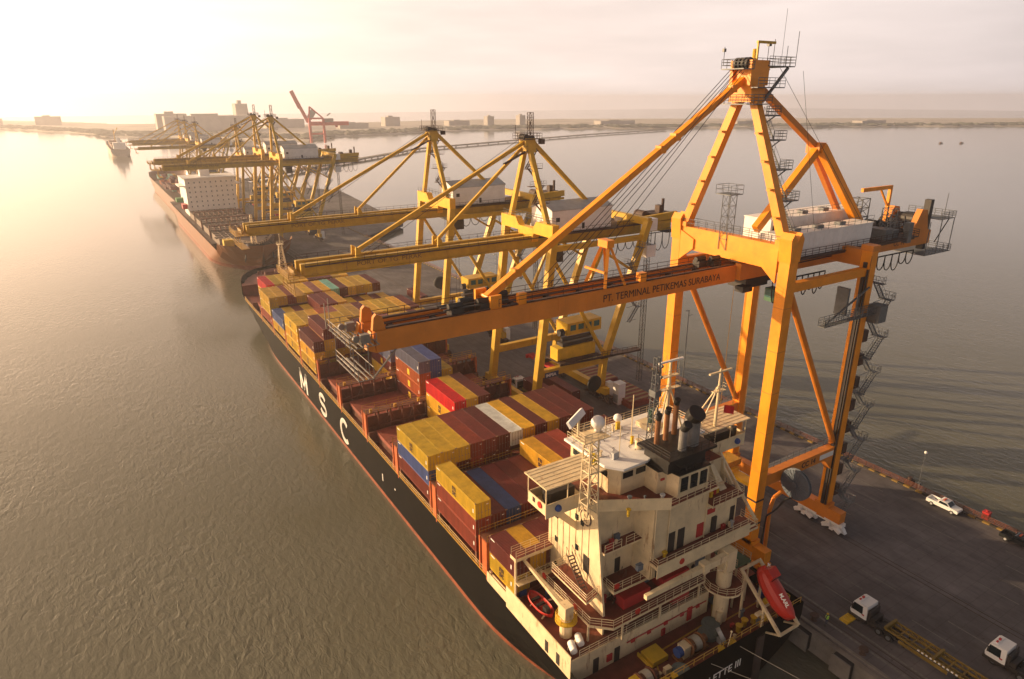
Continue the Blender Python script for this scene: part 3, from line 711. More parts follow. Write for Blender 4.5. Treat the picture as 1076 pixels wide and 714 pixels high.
deck('balcony', [(42.7,50.4),(42.7,48.7),(48.6,48.7),(48.6,50.4)], 20.8, .25, [(42.8,48.75),(45.3,48.75)]).name = 'balcony'
b = MB(); b.rail([(46.0,48.75,20.8),(48.5,48.75,20.8)],1.1,(.38,.74,1.1),1.2,.04); b.rail([(57.5,46.25,23.4),(63.0,46.25,23.4),(63.0,50.2,23.4)],1.1,(.38,.74,1.1),1.2,.04); obj('railing', b, CREAM, S1, split=True)
deck('upper_deck', [(57.4,50.4),(57.4,46.2),(63.1,46.2),(63.1,50.4)], 23.4, .3)
nd = deck('bridge_deck', [(42.4,59.5),(42.4,50.2),(41.7,49.9),(49.5,45.5),(57.4,45.7),(57.4,50.3),(63.3,50.3),(63.3,59.5)], 26.55, .3, [(49.5,45.6),(57.3,45.8),(57.3,50)])
b = MB(); b.bar((41.7,49.95,26.95),(49.5,45.55,26.95),.1,1.5); obj('bulwark', b, CREAM, nd)
b = MB(); b.rail([(41.8,49.9,26.55),(42.6,49.45,26.55)],1.4,(.5,1,1.4),.5,.04); obj('railing', b, REDDECK, nd)
rs3 = random.Random(21)
for (x0, x1, y0, y1, z, n_) in ((43.2,49,49.2,50.1,12.5,4),(50,56,49.4,50.2,12.5,3),(45,62,46.5,47.0,18.6,5),(45,55,51.8,58.5,30.4,7),(38.5,42,52,62,9.8,6),(44.5,57,47.6,49.8,9.8,7),(50,57,47.4,51.2,29.62,3),(43.4,48,49.2,50.2,20.8,4),(58,62.5,46.8,49.5,23.4,4),(43,56,46.2,49.5,26.55,5),(46,66,40.4,44,6.5,9)):
    for i in range(n_):
        x = rs3.uniform(x0, x1); y = rs3.uniform(y0, y1); h = rs3.uniform(.35, 1.2); w_ = rs3.uniform(.15, .45); b = MB()
        if rs3.random() < .4: b.tube((x,y,z),(x,y,z+h),w_*.5,8); b.tube((x,y,z+h),(x,y,z+h+.15),w_*.85,8)
        else: b.box(x-w_,x+w_,y-w_*.6,y+w_*.6,z,z+h*.8); b.box(x-w_-.03,x+w_+.03,y-w_*.6-.03,y+w_*.6+.03,z+h*.8,z+h*.8+.04)
        obj('deck_vent', b, rs3.choice((CREAM, CREAM, GREYL, REDBOX, LBLUE, YEL)), S1)
for i in range(8):
    b = MB(); x = 46.5 + i*1.9; b.lathe([(.2,0),(.34,.02),(.34,.06),(.2,.08)], (x, 50.28, 13.9 if i < 6 else 10.9), (0,-1,0), 14); obj('porthole', b, DARK, dh)
for x, y, z, ax in ((44.0,47.66,16.5,(0,-1,0)),(60.5,47.36,16.5,(0,-1,0)),(40.16,50.5,13.2,(-1,0,0)),(40.16,57.0,13.2,(-1,0,0)),(52.0,45.4,18.2,(0,-1,0)),(46.0,46.0,13.2,(0,-1,0)),(36.55,53.0,27.2,(-1,0,0))):
    b = MB(); b.lathe([(.24,-.05),(.38,-.06),(.42,0),(.38,.06),(.24,.05)], (x,y,z), ax, 16); obj('lifebuoy', b, REDBOAT, S1)
b = MB()
for x, z0_, z1_ in ((48.7,16,26),(57.2,16,26),(50.9,19,26),(62.6,16,23)): b.tube((x,46.92,z0_),(x,46.92,z1_),.07,6)
obj('drain_pipe', b, CREAM, dh, split=True)
# port walkway from containers to house
wk = deck('gangway', [(36.7,59.6),(42.6,59.6),(42.6,58.3),(36.7,58.3)], 16.2, .5, [(36.8,59.5),(42.5,59.5)])
b = MB(); b.rail([(36.8,58.35,16.2),(42.5,58.35,16.2)],1.1,(.38,.74,1.1),1.4,.045); b.rail([(36.8,58.1,12.6),(42.5,58.1,12.6)],1.1,(.38,.74,1.1),1.4,.045); b.bar((36.8,58.1,12.5),(42.5,58.1,12.5),.9,.14); b.bar((36.9,58.6,9.8),(36.9,58.6,16),.25); obj('railing', b, CREAM, wk)
# stairs
b = MB(); b.stair((41.2,50.2,15.25),(41.4,53.6,18.4),.8); b.stair((41.3,56.8,12.5),(41.3,54.2,15.25),.8); b.stair((44.8,49.4,12.5),(46.6,49.4,15.8),.7); b.stair((40,56.5,9.8),(40.0,53.5,12.5),.7); obj('stairway', b, DECKB, S1, split=True)

# bridge, wings
b = MB()
b.slab([(45.2,51.6),(46.2,50.5),(59.6,50.5),(60.6,51.6),(60.6,58.9),(45.2,58.9)], 26.57, 30.1)
wh = obj('wheelhouse', b, CREAM, S1)
b = MB(); b.slab([(44.5,51.6),(45.9,49.8),(49.6,49.9),(54.5,51.6),(60.9,51.6),(60.9,59.4),(44.5,59.4)], 30.1, 30.4); rf = obj('roof', b, WROOF, wh)
b = MB(); b.rail([(46,59.2,30.4),(60.6,59.2,30.4),(60.6,52,30.4)],1.1,(.4,.75,1.1),1.3,.04); b.rail([(44.7,59,30.4),(44.7,54.0,30.4)],1.1,(.4,.75,1.1),1.3,.04); obj('railing', b, CREAM, rf)
b = MB()
for x in (46.6+.6, 48.6+.6): b.box(x-.75,x+.75,50.44,50.52,28.6,29.35)
for y in (52.5,54.2,55.9,57.6): b.box(45.12,45.22,y-.7,y+.7,28.6,29.35)
obj('window', b, GLASS, wh, split=True)
for sx, nm in ((-1,'port'),(1,'stbd')):
    X = lambda x: XC + sx*(XC - x)
    xa, xb = sorted((X(36.6), X(42.7))); b = MB()
    b.box(xa, xb, 51.9, 55.5, 26.3, 26.55)
    xo = sorted((X(36.6), X(36.7)))
    b.box(*xo, 51.9, 55.5, 26.55, 27.75); b.box(xa, xb, 51.85, 51.95, 25.9, 27.7); b.box(xa, xb, 55.42, 55.52, 26.55, 27.7)
    b.prism([(X(37.4),53.5,26.3),(X(42.5),53.5,21.2),(X(42.5),53.5,22.3),(X(38.6),53.5,26.3)], (0,.25,0))
    for x in (36.66, 39.6, 42.5):
        for y in (51.9, 55.47): b.box(X(x)-.05, X(x)+.05, y-.05, y+.05, 27.7, 29.8)
    wg = obj('bridge_wing', b, CREAM, S1)
    b = MB(); xr = sorted((X(36.4), X(45.0))); b.box(*xr, 51.5, 56.0, 29.8, 29.95)
    for i in range(9): b.box(X(36.6)+sx*(-i*1.0)*-1-.03, X(36.6)+sx*(i*1.0)+.03, 51.55, 55.95, 29.95, 29.99) if False else None
    for y in (52.2,52.9,53.6,54.3,55.0,55.6): b.box(xr[0]+.05, xr[1]-.05, y-.03, y+.03, 29.95, 29.99)
    obj('wing_roof', b, CREAM, wg)
    b = MB(); b.box(*sorted((X(38.0), X(41.6))), 53.2, 54.6, 26.56, 27.9); b.tube((X(37.6),53,26.6),(X(37.6),53,28.4),.4,10); obj('wing_console', b, DARK, wg, split=True)
    b = MB(); b.ball((X(38.2),51.7,26.9),.42,10); obj('wing_light', b, BLUEP, wg)
    b = MB(); b.box(*sorted((X(36.58),X(36.60))), 54.0, 54.5, 26.9, 27.5); obj('name_board', b, LETK, wg)
b = MB(); b.bar((64.2,51.6,26.3),(65.6,45.9,18.7),.32,.32); b.prism([(60.6,50.25,26.3),(61.2,50.25,26.3),(62.0,48.4,23.42),(60.8,48.4,23.42)],(0,-.3,0)); b.bar((63.3,51.2,26.3),(63.3,48.4,23.4),.3,.5); obj('wing_strut', b, CREAM, S1, split=True)
# roof fittings
b = MB(); b.lathe([(.35,0),(.45,.15),(.45,1.2)],(50.6,52.6,30.4)); b.tube((47.2,52.2,30.4),(47.2,52.2,34.6),.05,5); b.tube((52,55.5,30.4),(52,55.5,36),.06,5); b.tube((49,57,30.4),(49,57,33.2),.05,5); b.box(54.5,57,55,57.5,30.4,31.0)
obj('roof_fitting', b, CREAM, rf, split=True)
b = MB(); b.tube((55.8,56.2,31.0),(55.8,56.2,32.8),.38,8); obj('compass_stand', b, mat('dark_green_canvas',(.02,.09,.06),.7), rf)
b = MB(); b.ball((52.2,58.4,31.6),.55,12); b.tube((52.2,58.4,30.4),(52.2,58.4,31.2),.25,8); obj('satellite_dome', b, WHITE, rf)
b = MB()
rs2 = random.Random(5)
for i in range(14):
    x = rs2.uniform(46,53); y = rs2.uniform(51,58); a = rs2.uniform(0,6.3); pts = [(x,y,30.43)]
    for k in range(6): a += rs2.uniform(-.9,.9); x += .35*math.cos(a); y += .35*math.sin(a); pts.append((x,y,30.43))
    b.path(pts, .025, 4)
obj('loose_cable', b, DARK, rf)
# funnel
b = MB(); b.slab([(49.9,51.7),(49.9,48.4),(51.0,48.1),(51.3,46.4),(56.2,46.4),(57.2,50.5),(57.2,51.7)], 26.57, 29.5); fun = obj('funnel_casing', b, CREAM, S1)
b = MB()
for x in (52.2, 53.75, 55.3): b.box(x-.55, x+.55, 46.32, 46.41, 27.3, 29.1)
obj('window', b, GLASS, fun, split=True)
b = MB(); b.box(51.5,52.3,48.2,48.25,28.5,28.7) ; b.box(50.2,50.9,48.15,48.22,28.3,28.6); obj('sign_plate', b, REDBOX, fun, split=True)
b = MB(); b.slab([(49.8,51.8),(49.8,48.3),(50.9,48.0),(51.2,46.3),(56.3,46.3),(57.3,50.5),(57.3,51.8)], 29.5, 29.62); b.box(50.2,56.2,47.2,51.2,29.62,31.7); b.box(49.3,56.9,46.2,51.6,31.7,32.0)
f2 = obj('funnel', b, FUNB, S1)
b = MB(); b.rail([(49.4,51.5,32.0),(49.4,46.3,32.0),(56.8,46.3,32.0),(56.8,51.5,32.0)],1.1,(.4,.75,1.1),1.3,.035); b.rail([(51.0,48.2,29.62),(51.3,46.5,29.62),(56.2,46.5,29.62)],1.1,(.4,.75,1.1),1.3,.035); obj('railing', b, FUNB, f2)
for x, y, h in ((51.1,50.2,35.2),(52.7,50.4,35.5),(54.6,50.9,36.0)):
    b = MB(); b.cur = 0; b.tube((x,y,29.6),(x,y,h),.32,10); b.cur = 1; b.tube((x,y,h),(x-.1,y-.25,h+.7),.36,10); obj('exhaust_pipe', b, [RUSTP, FUNB], f2, smooth=False)
SOOT = mat('sooty_grey_paint', (.22,.21,.20), .6, var=.3, scale=1)
for x, y, h, r_ in ((52.6,47.6,34.6,.48),(54.6,48.2,35.3,.95)):
    b = MB(); b.tube((x,y,32),(x,y,h),r_,16); b.cur = 1; b.tube((x,y,h),(x,y-.6,h+.9),r_*1.02,16,r_*1.12); obj('exhaust_pipe', b, [SOOT, FUNB], f2)
# masts
b = MB(); b.lattice((40.8,49.6), 1.5, 26.6, 36.0, 1.3, .10, 1.1); b.box(39.2,42.6,48.6,51.0,36.0,36.12); b.rail([(39.2,48.6,36.1),(42.6,48.6,36.1),(42.6,51,36.1),(39.2,51,36.1),(39.2,48.6,36.1)],1,(.35,.7,1),.9,.035)
b.tube((39.6,50.4,36.1),(39.6,50.4,38.0),.14,6); b.box(40.3,40.5,49.2,49.3,30,31)
m1 = obj('signal_mast', b, CREAM, S1)
b = MB(); b.ball((42.1,50.2,37.2),.78,16); b.tube((42.1,50.2,36.1),(42.1,50.2,36.7),.35,8); obj('satellite_dome', b, WHITE, m1, smooth=True)
b = MB(); b.bar((37.9,49.8,38.1),(41.0,51.5,38.3),.35,.75,(0,.6,.8)); obj('radar_scanner', b, WHITE, m1)
b = MB(); b.box(41.5,42.0,49.9,50.5,32.2,33.4); obj('signal_ball', b, mat('bright_yellow_cloth',(.8,.6,.02),.6), m1)
b = MB(); b.tube((55.9,53.6,30.4),(55.9,53.6,40.2),.32,8,.16); b.tube((53.6,52.8,30.4),(55.8,53.6,37),.12,6); b.tube((58.4,53.0,30.4),(56,53.6,37),.12,6); b.tube((55.9,56.4,30.4),(55.9,53.8,37),.12,6)
for z, w in ((36.6,1.7),(38.3,1.3)): b.box(55.9-w,55.9+w,53.3,53.9,z,z+.1); b.rail([(55.9-w,53.3,z),(55.9+w,53.3,z)],.8,(.4,.8),.8,.03)
for x in (54.5,55.2,56.7,57.3): b.tube((x,53.6,38.4),(x,53.6,40.4+random.random()),.035,4)
m2 = obj('main_mast', b, CREAM, S1)
b = MB(); b.box(53.9,57.9,53.45,53.75,40.2,40.4); obj('radar_scanner', b, WHITE, m2)
b = MB(); b.lattice((53.0,53.0), .9, 30.4, 41.5, 1.1, .07, .5); 
for z in (34,36.5,38.6,40): b.bar((52.0,53,z),(54.0,53,z),.06); b.tube((52.1,53,z),(52.1,53,z+.7),.03,4); b.ball((53.9,53,z+.2),.2,6)
b.box(52.5,53.5,52.4,53.5,36.6,37.4); obj('antenna_mast', b, GREY, S1)
b = MB(); b.tube((63.6,52.4,30.0),(63.6,52.4,38.0),.22,8,.12); b.tube((60.2,52.2,30.2),(63.5,52.4,35.6),.1,6); b.tube((63.0,55.2,30.2),(63.6,52.5,35.6),.1,6); b.box(62.6,64.6,52.1,52.7,34.9,35.0); b.rail([(62.6,52.1,35),(64.6,52.1,35),(64.6,52.7,35)],.8,(.4,.8),.7,.03); b.bar((61.6,52.4,37.6),(65.6,52.4,37.6),.28,.2); m3 = obj('stern_mast', b, CREAM, S1)
b = MB(); g = 8
for i in range(g):
    for j in range(4):
        def fp(a, c): return (64.0 + a*.2, 51.6 + .12*math.sin(a*1.1) - .05*a, 32.0 + c*.28 - .015*a*a*.5)
        b.add([fp(i,j),fp(i+1,j),fp(i+1,j+1),fp(i,j+1)],[(0,1,2,3)])
obj('flag', b, mat('red_flag_cloth',(.7,.02,.02),.7), m3)
# mooring deck at the stern
b = MB(); b.box(36.9,68.9,39.75,46.6,6.3,6.5); b.box(58.9,68.9,46.6,54,6.3,6.5); md = obj('mooring_deck', b, REDDECK, S1)
b = MB()
for p, q in (((38,41.2),(46,41.2)),((46,41.2),(48,44.8)),((48,44.8),(58.5,45.2)),((58.5,45.2),(61,47.5)),((61,47.5),(61,52)),((58.5,44.2),(67,44.2)),((38,41.2),(38,45.5))):
    b.bar((*p,6.512),(*q,6.512),.22,.02)
obj('deck_line', b, RAILY, md)
b = MB(); b.rail([(38,39.75,8.6),(68.6,39.75,8.6)],.9,(.45,.9),1.6,.05); obj('railing', b, RAILY, md)
def winch(x, y, L_=5.0, cols=(RUSTP, CREAM, BLUEP)):
    b = MB(); b.box(x-L_/2, x+L_/2, y-.7, y+.7, 6.5, 6.75)
    b.tube((x-L_*.1,y,7.6),(x+L_*.25,y,7.6),.72,14); b.tube((x+L_*.3,y,7.6),(x+L_*.46,y,7.6),.5,12)
    b.tube((x-L_*.13,y,7.6),(x-L_*.10,y,7.6),1.05,16); b.tube((x+L_*.25,y,7.6),(x+L_*.28,y,7.6),1.05,16)
    b.cur = 1; b.box(x-L_*.36,x-L_*.14,y-.6,y+.6,6.75,8.3); b.cur = 2; b.tube((x-L_*.5,y,7.6),(x-L_*.36,y,7.6),.62,12)
    b.cur = 3; b.tube((x+L_*.02,y,7.6),(x+L_*.2,y,7.6),.92,14)
    obj('mooring_winch', b, [cols[0], cols[1], cols[2], ROPE], S1, split=True)
winch(52.2, 42.8); winch(43.6, 42.0, 4.6, (LASH, YEL, YEL)); winch(65.2,41.3,3.6,(LASH,LASH,YEL))
b = MB(); b.box(46.6,49.0,43.4,45.6,6.5,7.2); b.box(46.2,46.4,43.2,45.8,6.5,7.0); obj('deck_locker', b, YEL, S1)
for x, y, r_ in ((56.0,43.6,1.3),(57.6,44.6,1.2),(48.9,41.2,1.2),(61.8,47.2,1.3)):
    b = MB()
    for k in range(2): b.lathe([(r_-.32-k*.04,0),(r_-k*.05,.1),(r_-.05-k*.04,.22),(r_-.35-k*.04,.26),(r_-.6,.2)],(x,y,6.5+k*.22),(0,0,1),20)
    obj('rope_coil', b, ROPEG, S1)
b = MB(); b.tube((56.3,42.1,7.4),(56.7,41.9,7.6),.95,18); b.box(56.1,56.9,41.6,42.3,6.5,7.2); obj('rope_reel', b, GREYL, S1)
b = MB()
for x, y in ((59.8,42.0),(61.2,42.3),(62.6,42.0),(46,40.6),(47.2,40.6),(55,40.6),(57,40.6)): b.tube((x,y,6.5),(x,y,7.4),.34,10); b.tube((x,y,7.4),(x,y,7.5),.45,10)
obj('bollard', b, YEL, S1, split=True)
b = MB(); b.box(66.0,68.4,41.5,43.4,6.5,7.7); b.rail([(65.8,41.3,7.7),(68.6,41.3,7.7),(68.6,43.6,7.7)],.9,(.45,.9),1,.05); obj('fairlead_platform', b, YEL, S1)
b = MB(); b.tube((67.6,44.8,6.5),(67.6,44.8,7.6),.5,10); b.tube((68.3,43.9,6.5),(68.3,43.9,7.5),.42,10); obj('blue_drum', b, BLUEP, S1, split=True)
b = MB(); b.tube((55.0,39.9,7.0),(55.4,39.8,10.4),.05,5); b.ball((55.4,39.8,10.4),.14,8); obj('flagstaff', b, CREAM, S1)
# provision crane on its pedestal
b = MB(); b.tube((59.6,45.0,6.5),(59.6,45.0,14.2),.95,18); b.tube((58.8,44.4,6.5),(58.8,44.4,8.2),.45,10); pc = obj('crane_pedestal', b, CREAM, S1)
b = MB(); b.lathe([(1.0,0),(2.5,.05),(2.5,.3),(1.0,.31)],(59.6,45.0,11.6),(0,0,1),20); b.cur = 1; b.lathe([(.96,0),(2.4,.005),(2.4,.02),(.96,.03)],(59.6,45.0,11.91),(0,0,1),20); pl = obj('crane_platform', b, [CREAM, REDDECK], S1)
b = MB(); b.rail([(59.6+2.45*math.cos(t*.45),45.0+2.45*math.sin(t*.45),11.9) for t in range(-9,6)],1.1,(.4,.75,1.1),1.0,.04); obj('railing', b, CREAM, pl)
b = MB(); b.slab([(58.9,44.2),(60.5,44.2),(60.5,45.9),(58.9,45.9)],14.2,17.2); b.box(58.6,58.95,44.4,45.2,14.6,16.4)
cr_ = obj('crane_house', b, CREAM, S1)
b = MB(); b.bar((59.2,44.6,16.6),(45.6,44.6,16.4),.7,.95,(0,0,1),.5,.6); b.box(54.6,55.6,44.1,45.1,16.0,17.3); b.tube((57.5,44.5,15.2),(59.0,44.6,14.4),.12,6); obj('crane_jib', b, CREAM, cr_)
b = MB(); b.box(57.3,58.5,47.4,47.9,12.6,15.4); obj('cabinet', b, LBLUE, S1)
for x0, x1 in ((45.2,49.4),(51.6,56.0)):
    b = MB(); b.box(x0,x1,47.6,49.6,12.5,14.0); obj('stowage_bin', b, REDBOX, S1)
b = MB(); b.box(53.2,56.0,47.2,49,9.8,10.9); obj('stowage_bin', b, REDBOX, S1)
b = MB(); b.slab([(62.2,45.2),(65.0,45.2),(65.0,49),(62.2,49)],12.9,13.1); ep = obj('embarkation_platform', b, GREENP, S1)
b = MB(); b.rail([(62.3,48.8,13.1),(62.3,45.3,13.1)],1.1,(.38,.74,1.1),1.2,.05); b.rail([(64.9,45.3,13.1),(64.9,49,13.1)],1.1,(.38,.74,1.1),1.2,.05)
for x,y in ((62.4,45.4),(64.8,45.4),(62.4,48.8),(64.8,48.8)): b.box(x-.1,x+.1,y-.1,y+.1,6.5,12.9)
obj('railing', b, CREAM, ep)
# lifeboat davit (ramp)
b = MB()
for x in (61.9, 65.4):
    b.bar((x,44.4,13.7),(x,37.6,8.2),.3,.4); b.bar((x,43.6,13.0),(x,43.6,6.5),.26); b.bar((x,40.4,10.4),(x,40.2,6.5),.26); b.bar((x,40.2,6.9),(x,37.7,8.2),.2)
b.bar((61.9,37.7,8.2),(65.4,37.7,8.2),.28); b.bar((61.9,44.3,13.5),(65.4,44.3,13.5),.3,.3); b.bar((60.9,40.6,9.6),(61.9,40.6,9.6),.5,.3); b.bar((61.9,40.6,10.2),(65.4,40.6,10.2),.2)
obj('lifeboat_davit', b, CREAM, S1)
# lifeboat: enclosed hull along the ramp
def boat(name, label, cat, c, L_, w, h, fw, up, mats, enclosed):
    t = thing(name, label, cat, c); f = V(fw).normalized(); u = V(up); u = (u - f*u.dot(f)).normalized(); s = f.cross(u); c = V(c)
    b = MB(); n = 16; rows = []
    prof = [(-.0,-.5),(.35,-.45),(.75,-.22),(1,.02),(.97,.12)] + ([(.9,.3),(.66,.5),(.3,.58),(0,.6)] if enclosed else [(.9,.16),(.8,.1),(.7,-.15),(.4,-.3),(0,-.34)])
    for k in range(n+1):
        q = k/n; a = 2*q-1; ww = w/2*(max(0,1-abs(a)**2.6))**.6 + .02; lift = h*.18*abs(a)**3
        rows.append([(c + f*(a*L_/2) + s*(px*ww*sg) + u*(pz*h*(.55+.45*max(0,1-abs(a)**3)) + lift)) for sg in (-1,1) for px, pz in (prof if sg < 0 else prof)])
    m = len(prof)
    for r0, r1 in zip(rows, rows[1:]):
        for half in (0, 1):
            for i in range(m-1):
                j = half*m + i; b.add([r0[j],r0[j+1],r1[j+1],r1[j]], [(0,1,2,3)])
    obj('hull', b, mats[0], t, smooth=True)
    return t, c, f, u, s
lb, c, f, u, s = boat('lifeboat', 'orange red enclosed free-fall lifeboat on its cream ramp at the stern', 'lifeboat', (63.75,40.6,11.6), 6.8, 2.5, 2.5, (0,-.76,-.65), (0,0,1), [REDBOAT], True)
b = MB(); q = c - f*2.1 + u*1.75; b.prism([q-f*.9-s*.8-u*.5, q+f*.7-s*.8-u*.5, q+f*.5-s*.6+u*.55, q-f*.7-s*.6+u*.5], s*1.5); ck = obj('cockpit', b, REDBOAT, lb)
b = MB(); b.prism([q+f*.72-s*.55-u*.3,q+f*.58-s*.5+u*.3,q+f*.58+s*.5+u*.3,q+f*.72+s*.55-u*.3], f*.03); b.prism([q-s*.79-f*.5-u*.2,q-s*.79+f*.3-u*.2,q-s*.68+f*.25+u*.3,q-s*.68-f*.4+u*.3], -s*.04); obj('window', b, GLASS, ck, split=True)
b = MB()
for k in range(5): p = c + f*(-3+k*1.3) - s*1.42 + u*.0; b.bar(p, p+f*.5, .06, .08)
for a in (-.9, .5): p = c + f*(-2.6+a*.7) + u*1.95; b.bar(p-s*.25, p+s*.25,.12,.06,u); b.bar(p-f*.25,p+f*.25,.12,.06,u)
obj('white_marking', b, LETTER, lb, split=True)
text('boat_name', 'M.ARL', .62, c + f*.2 + s*.80 + u*1.69, f, u*.75 - s*.55, LETTER, lb, .01, bold=.02)
rb, c, f, u, s = boat('rescue_boat', 'small red open rescue boat on the port side of the poop deck', 'rescue boat', (38.5,55.3,10.75), 5.0, 2.0, 1.5, (0,1,.0), (0,0,1), [REDBOAT], False)
b = MB(); b.box(38.2,38.8,53.6,54.4,10.5,11.3); b.box(37.9,39.1,55.2,55.5,10.6,10.9); b.box(37.9,39.1,56.3,56.6,10.6,10.9); obj('seat', b, DARK, rb, split=True)
b = MB()
for x in (37.8, 39.2):
    for y in (54.0, 56.6): b.bar((x,y,9.8),(38.5,y,10.4),.15)
obj('boat_cradle', b, CREAM, S1)
b = MB(); b.tube((38.8,50.4,9.8),(38.8,50.4,12.4),.75,14); b.cur = 1; b.lathe([(.75,0),(1.35,.1),(1.35,.25),(.75,.3)],(38.8,50.4,11.9)); b.cur = 0
b.box(38.2,39.4,49.8,51.2,12.4,14.2); dv = obj('boat_crane', b, [CREAM, YEL], S1)
b = MB(); b.bar((38.6,51.0,13.7),(38.0,58.8,15.6),.5,.6,(0,0,1),.25,.3); b.tube((38.8,50.8,13.0),(38.4,54.2,14.2),.12,6); obj('crane_jib', b, CREAM, dv)
b = MB(); b.rail([(38.8+1.3*math.cos(t*.6),50.4+1.3*math.sin(t*.6),12.15) for t in range(11)],.8,(.4,.8),.7,.035); obj('railing', b, YEL, dv)
for i, (x, y, l_) in enumerate(((37.9,47.9,'outer'),(39.3,48.4,'inner'))):
    r_ = thing('life_raft', f'white life raft canister at the poop corner, {"next to the ship side" if i == 0 else "the one further from the ship side"}', 'life raft', (x,y,9.8), 'life rafts at the poop corner')
    b = MB(); b.lathe([(.28,-.78),(.42,-.7),(.45,-.05),(.47,-.05),(.47,.05),(.45,.05),(.42,.7),(.28,.78)],(x,y,10.42),(.35,.9,0),16); obj('canister', b, WHITE, r_, smooth=False)
    b = MB(); b.box(x-.35,x+.35,y-.5,y-.35,9.8,10.15); b.box(x-.35,x+.35,y+.35,y+.5,9.8,10.15); obj('cradle', b, CREAM, r_)
b = MB(); b.tube((40.7,56.8,9.8),(40.7,56.8,10.9),.4,10); b.box(37.6,38.6,58.6,59.4,9.8,10.6); obj('blue_cover', b, BLUEP, S1, split=True)
# mooring lines
def line(p, q, sag, r=.045, n=10):
    b = MB(); p = V(p); q = V(q); pts = []
    for i in range(n+1): t = i/n; a = p.lerp(q, t); a.z -= sag*4*t*(1-t); pts.append(a)
    b.path(pts, r, 4); obj('mooring_line', b, ROPE, S1)
for x, y1, x1 in ((47,22,72.4),(52,16,72.6),(57,8,72.5)): line((x,39.5,7.6),(x1,y1,3.7),.8)
for x, y1 in ((60,268),(62,276),(57,284)): line((x,246,12.6),(72.6,y1,3.7),.9)
# ------------------------------------------------------------------ cranes
XW, XL = 75.0, 93.3
def bogies(root, x, ya, yb, m, z0=QZ):
    for yc in (ya, yb):
        b = MB(); b.bar((x,yc-4.0,z0+1.75),(x,yc+4.0,z0+1.75),1.1,.6); b.box(x-.55,x+.55,yc-.6,yc+.6,z0+1.7,z0+2.6)
        for s in (-1, 1):
            c = yc + s*2.6
            b.prism([(x-.36,c-2.0,z0+.55),(x-.36,c+2.0,z0+.55),(x-.36,c+1.5,z0+1.25),(x-.36,c+.3,z0+1.75),(x-.36,c-.3,z0+1.75),(x-.36,c-1.5,z0+1.25)],(.72,0,0))
            b.box(x-1.15,x+1.15,c-.3,c+.3,z0+.7,z0+1.25); b.bar((x-1.0,c-1.6,z0+.9),(x-1.0,c-.4,z0+1.5),.5,.6); b.bar((x-1.0,c+1.6,z0+.9),(x-1.0,c+.4,z0+1.5),.5,.6)
        bg_ = obj('wheel_bogie', b, m, root)
        b = MB()
        for s in (-1, 1):
            for w in (-1.15, 1.15): b.tube((x-.22,yc+s*2.6+w,z0+.4),(x+.22,yc+s*2.6+w,z0+.4),.38,12)
        obj('wheel', b, DARK, bg_, split=True)
def festoon(root, y, z, x0, x1, n, drop, r=.09):
    b = MB(); b.bar((x0,y,z),(x1,y,z),.12,.2); w = (x1-x0)/n
    for k in range(n):
        a = x0 + k*w; pts = []
        d = drop*random.uniform(.7, 1.1)
        for i in range(11): t = i/10; pts.append((a + w*(.5-.5*math.cos(math.pi*t)) , y, z - d*math.sin(math.pi*t)**.6))
        b.path(pts, r, 5)
    obj('festoon_cable', b, BLACK, root)
def stair_tower(root, x, y, z0, z1, flight=2.9, w=2.6):
    b = MB(); n = int((z1-z0)/flight)
    for k in range(n):
        za = z0 + k*flight; zb = za + flight
        xa, xb = (x, x+w) if k % 2 == 0 else (x+w, x)
        yy = y + (0 if k % 2 == 0 else .95)
        b.stair((xa, yy, za), (xb, yy, zb), .75)
        xe = xb + (.5 if k % 2 == 0 else -.5)
        b.box(min(xb,xe)-.3,max(xb,xe)+.3,y-.5,y+1.5,zb-.06,zb)
        b.rail([(xe+(.3 if k%2==0 else -.3),y-.5,zb),(xe+(.3 if k%2==0 else -.3),y+1.5,zb)],1.1,(.55,1.1),1,.04)
        b.rail([(xb,y-.5,zb),(xe,y-.5,zb)],1.1,(.55,1.1),1,.04)
        b.tube((x-.4,y+.5,za),(x+w+.3,y+.5,za+.2),.05,4)
    obj('stair_tower', b, GREY, root)

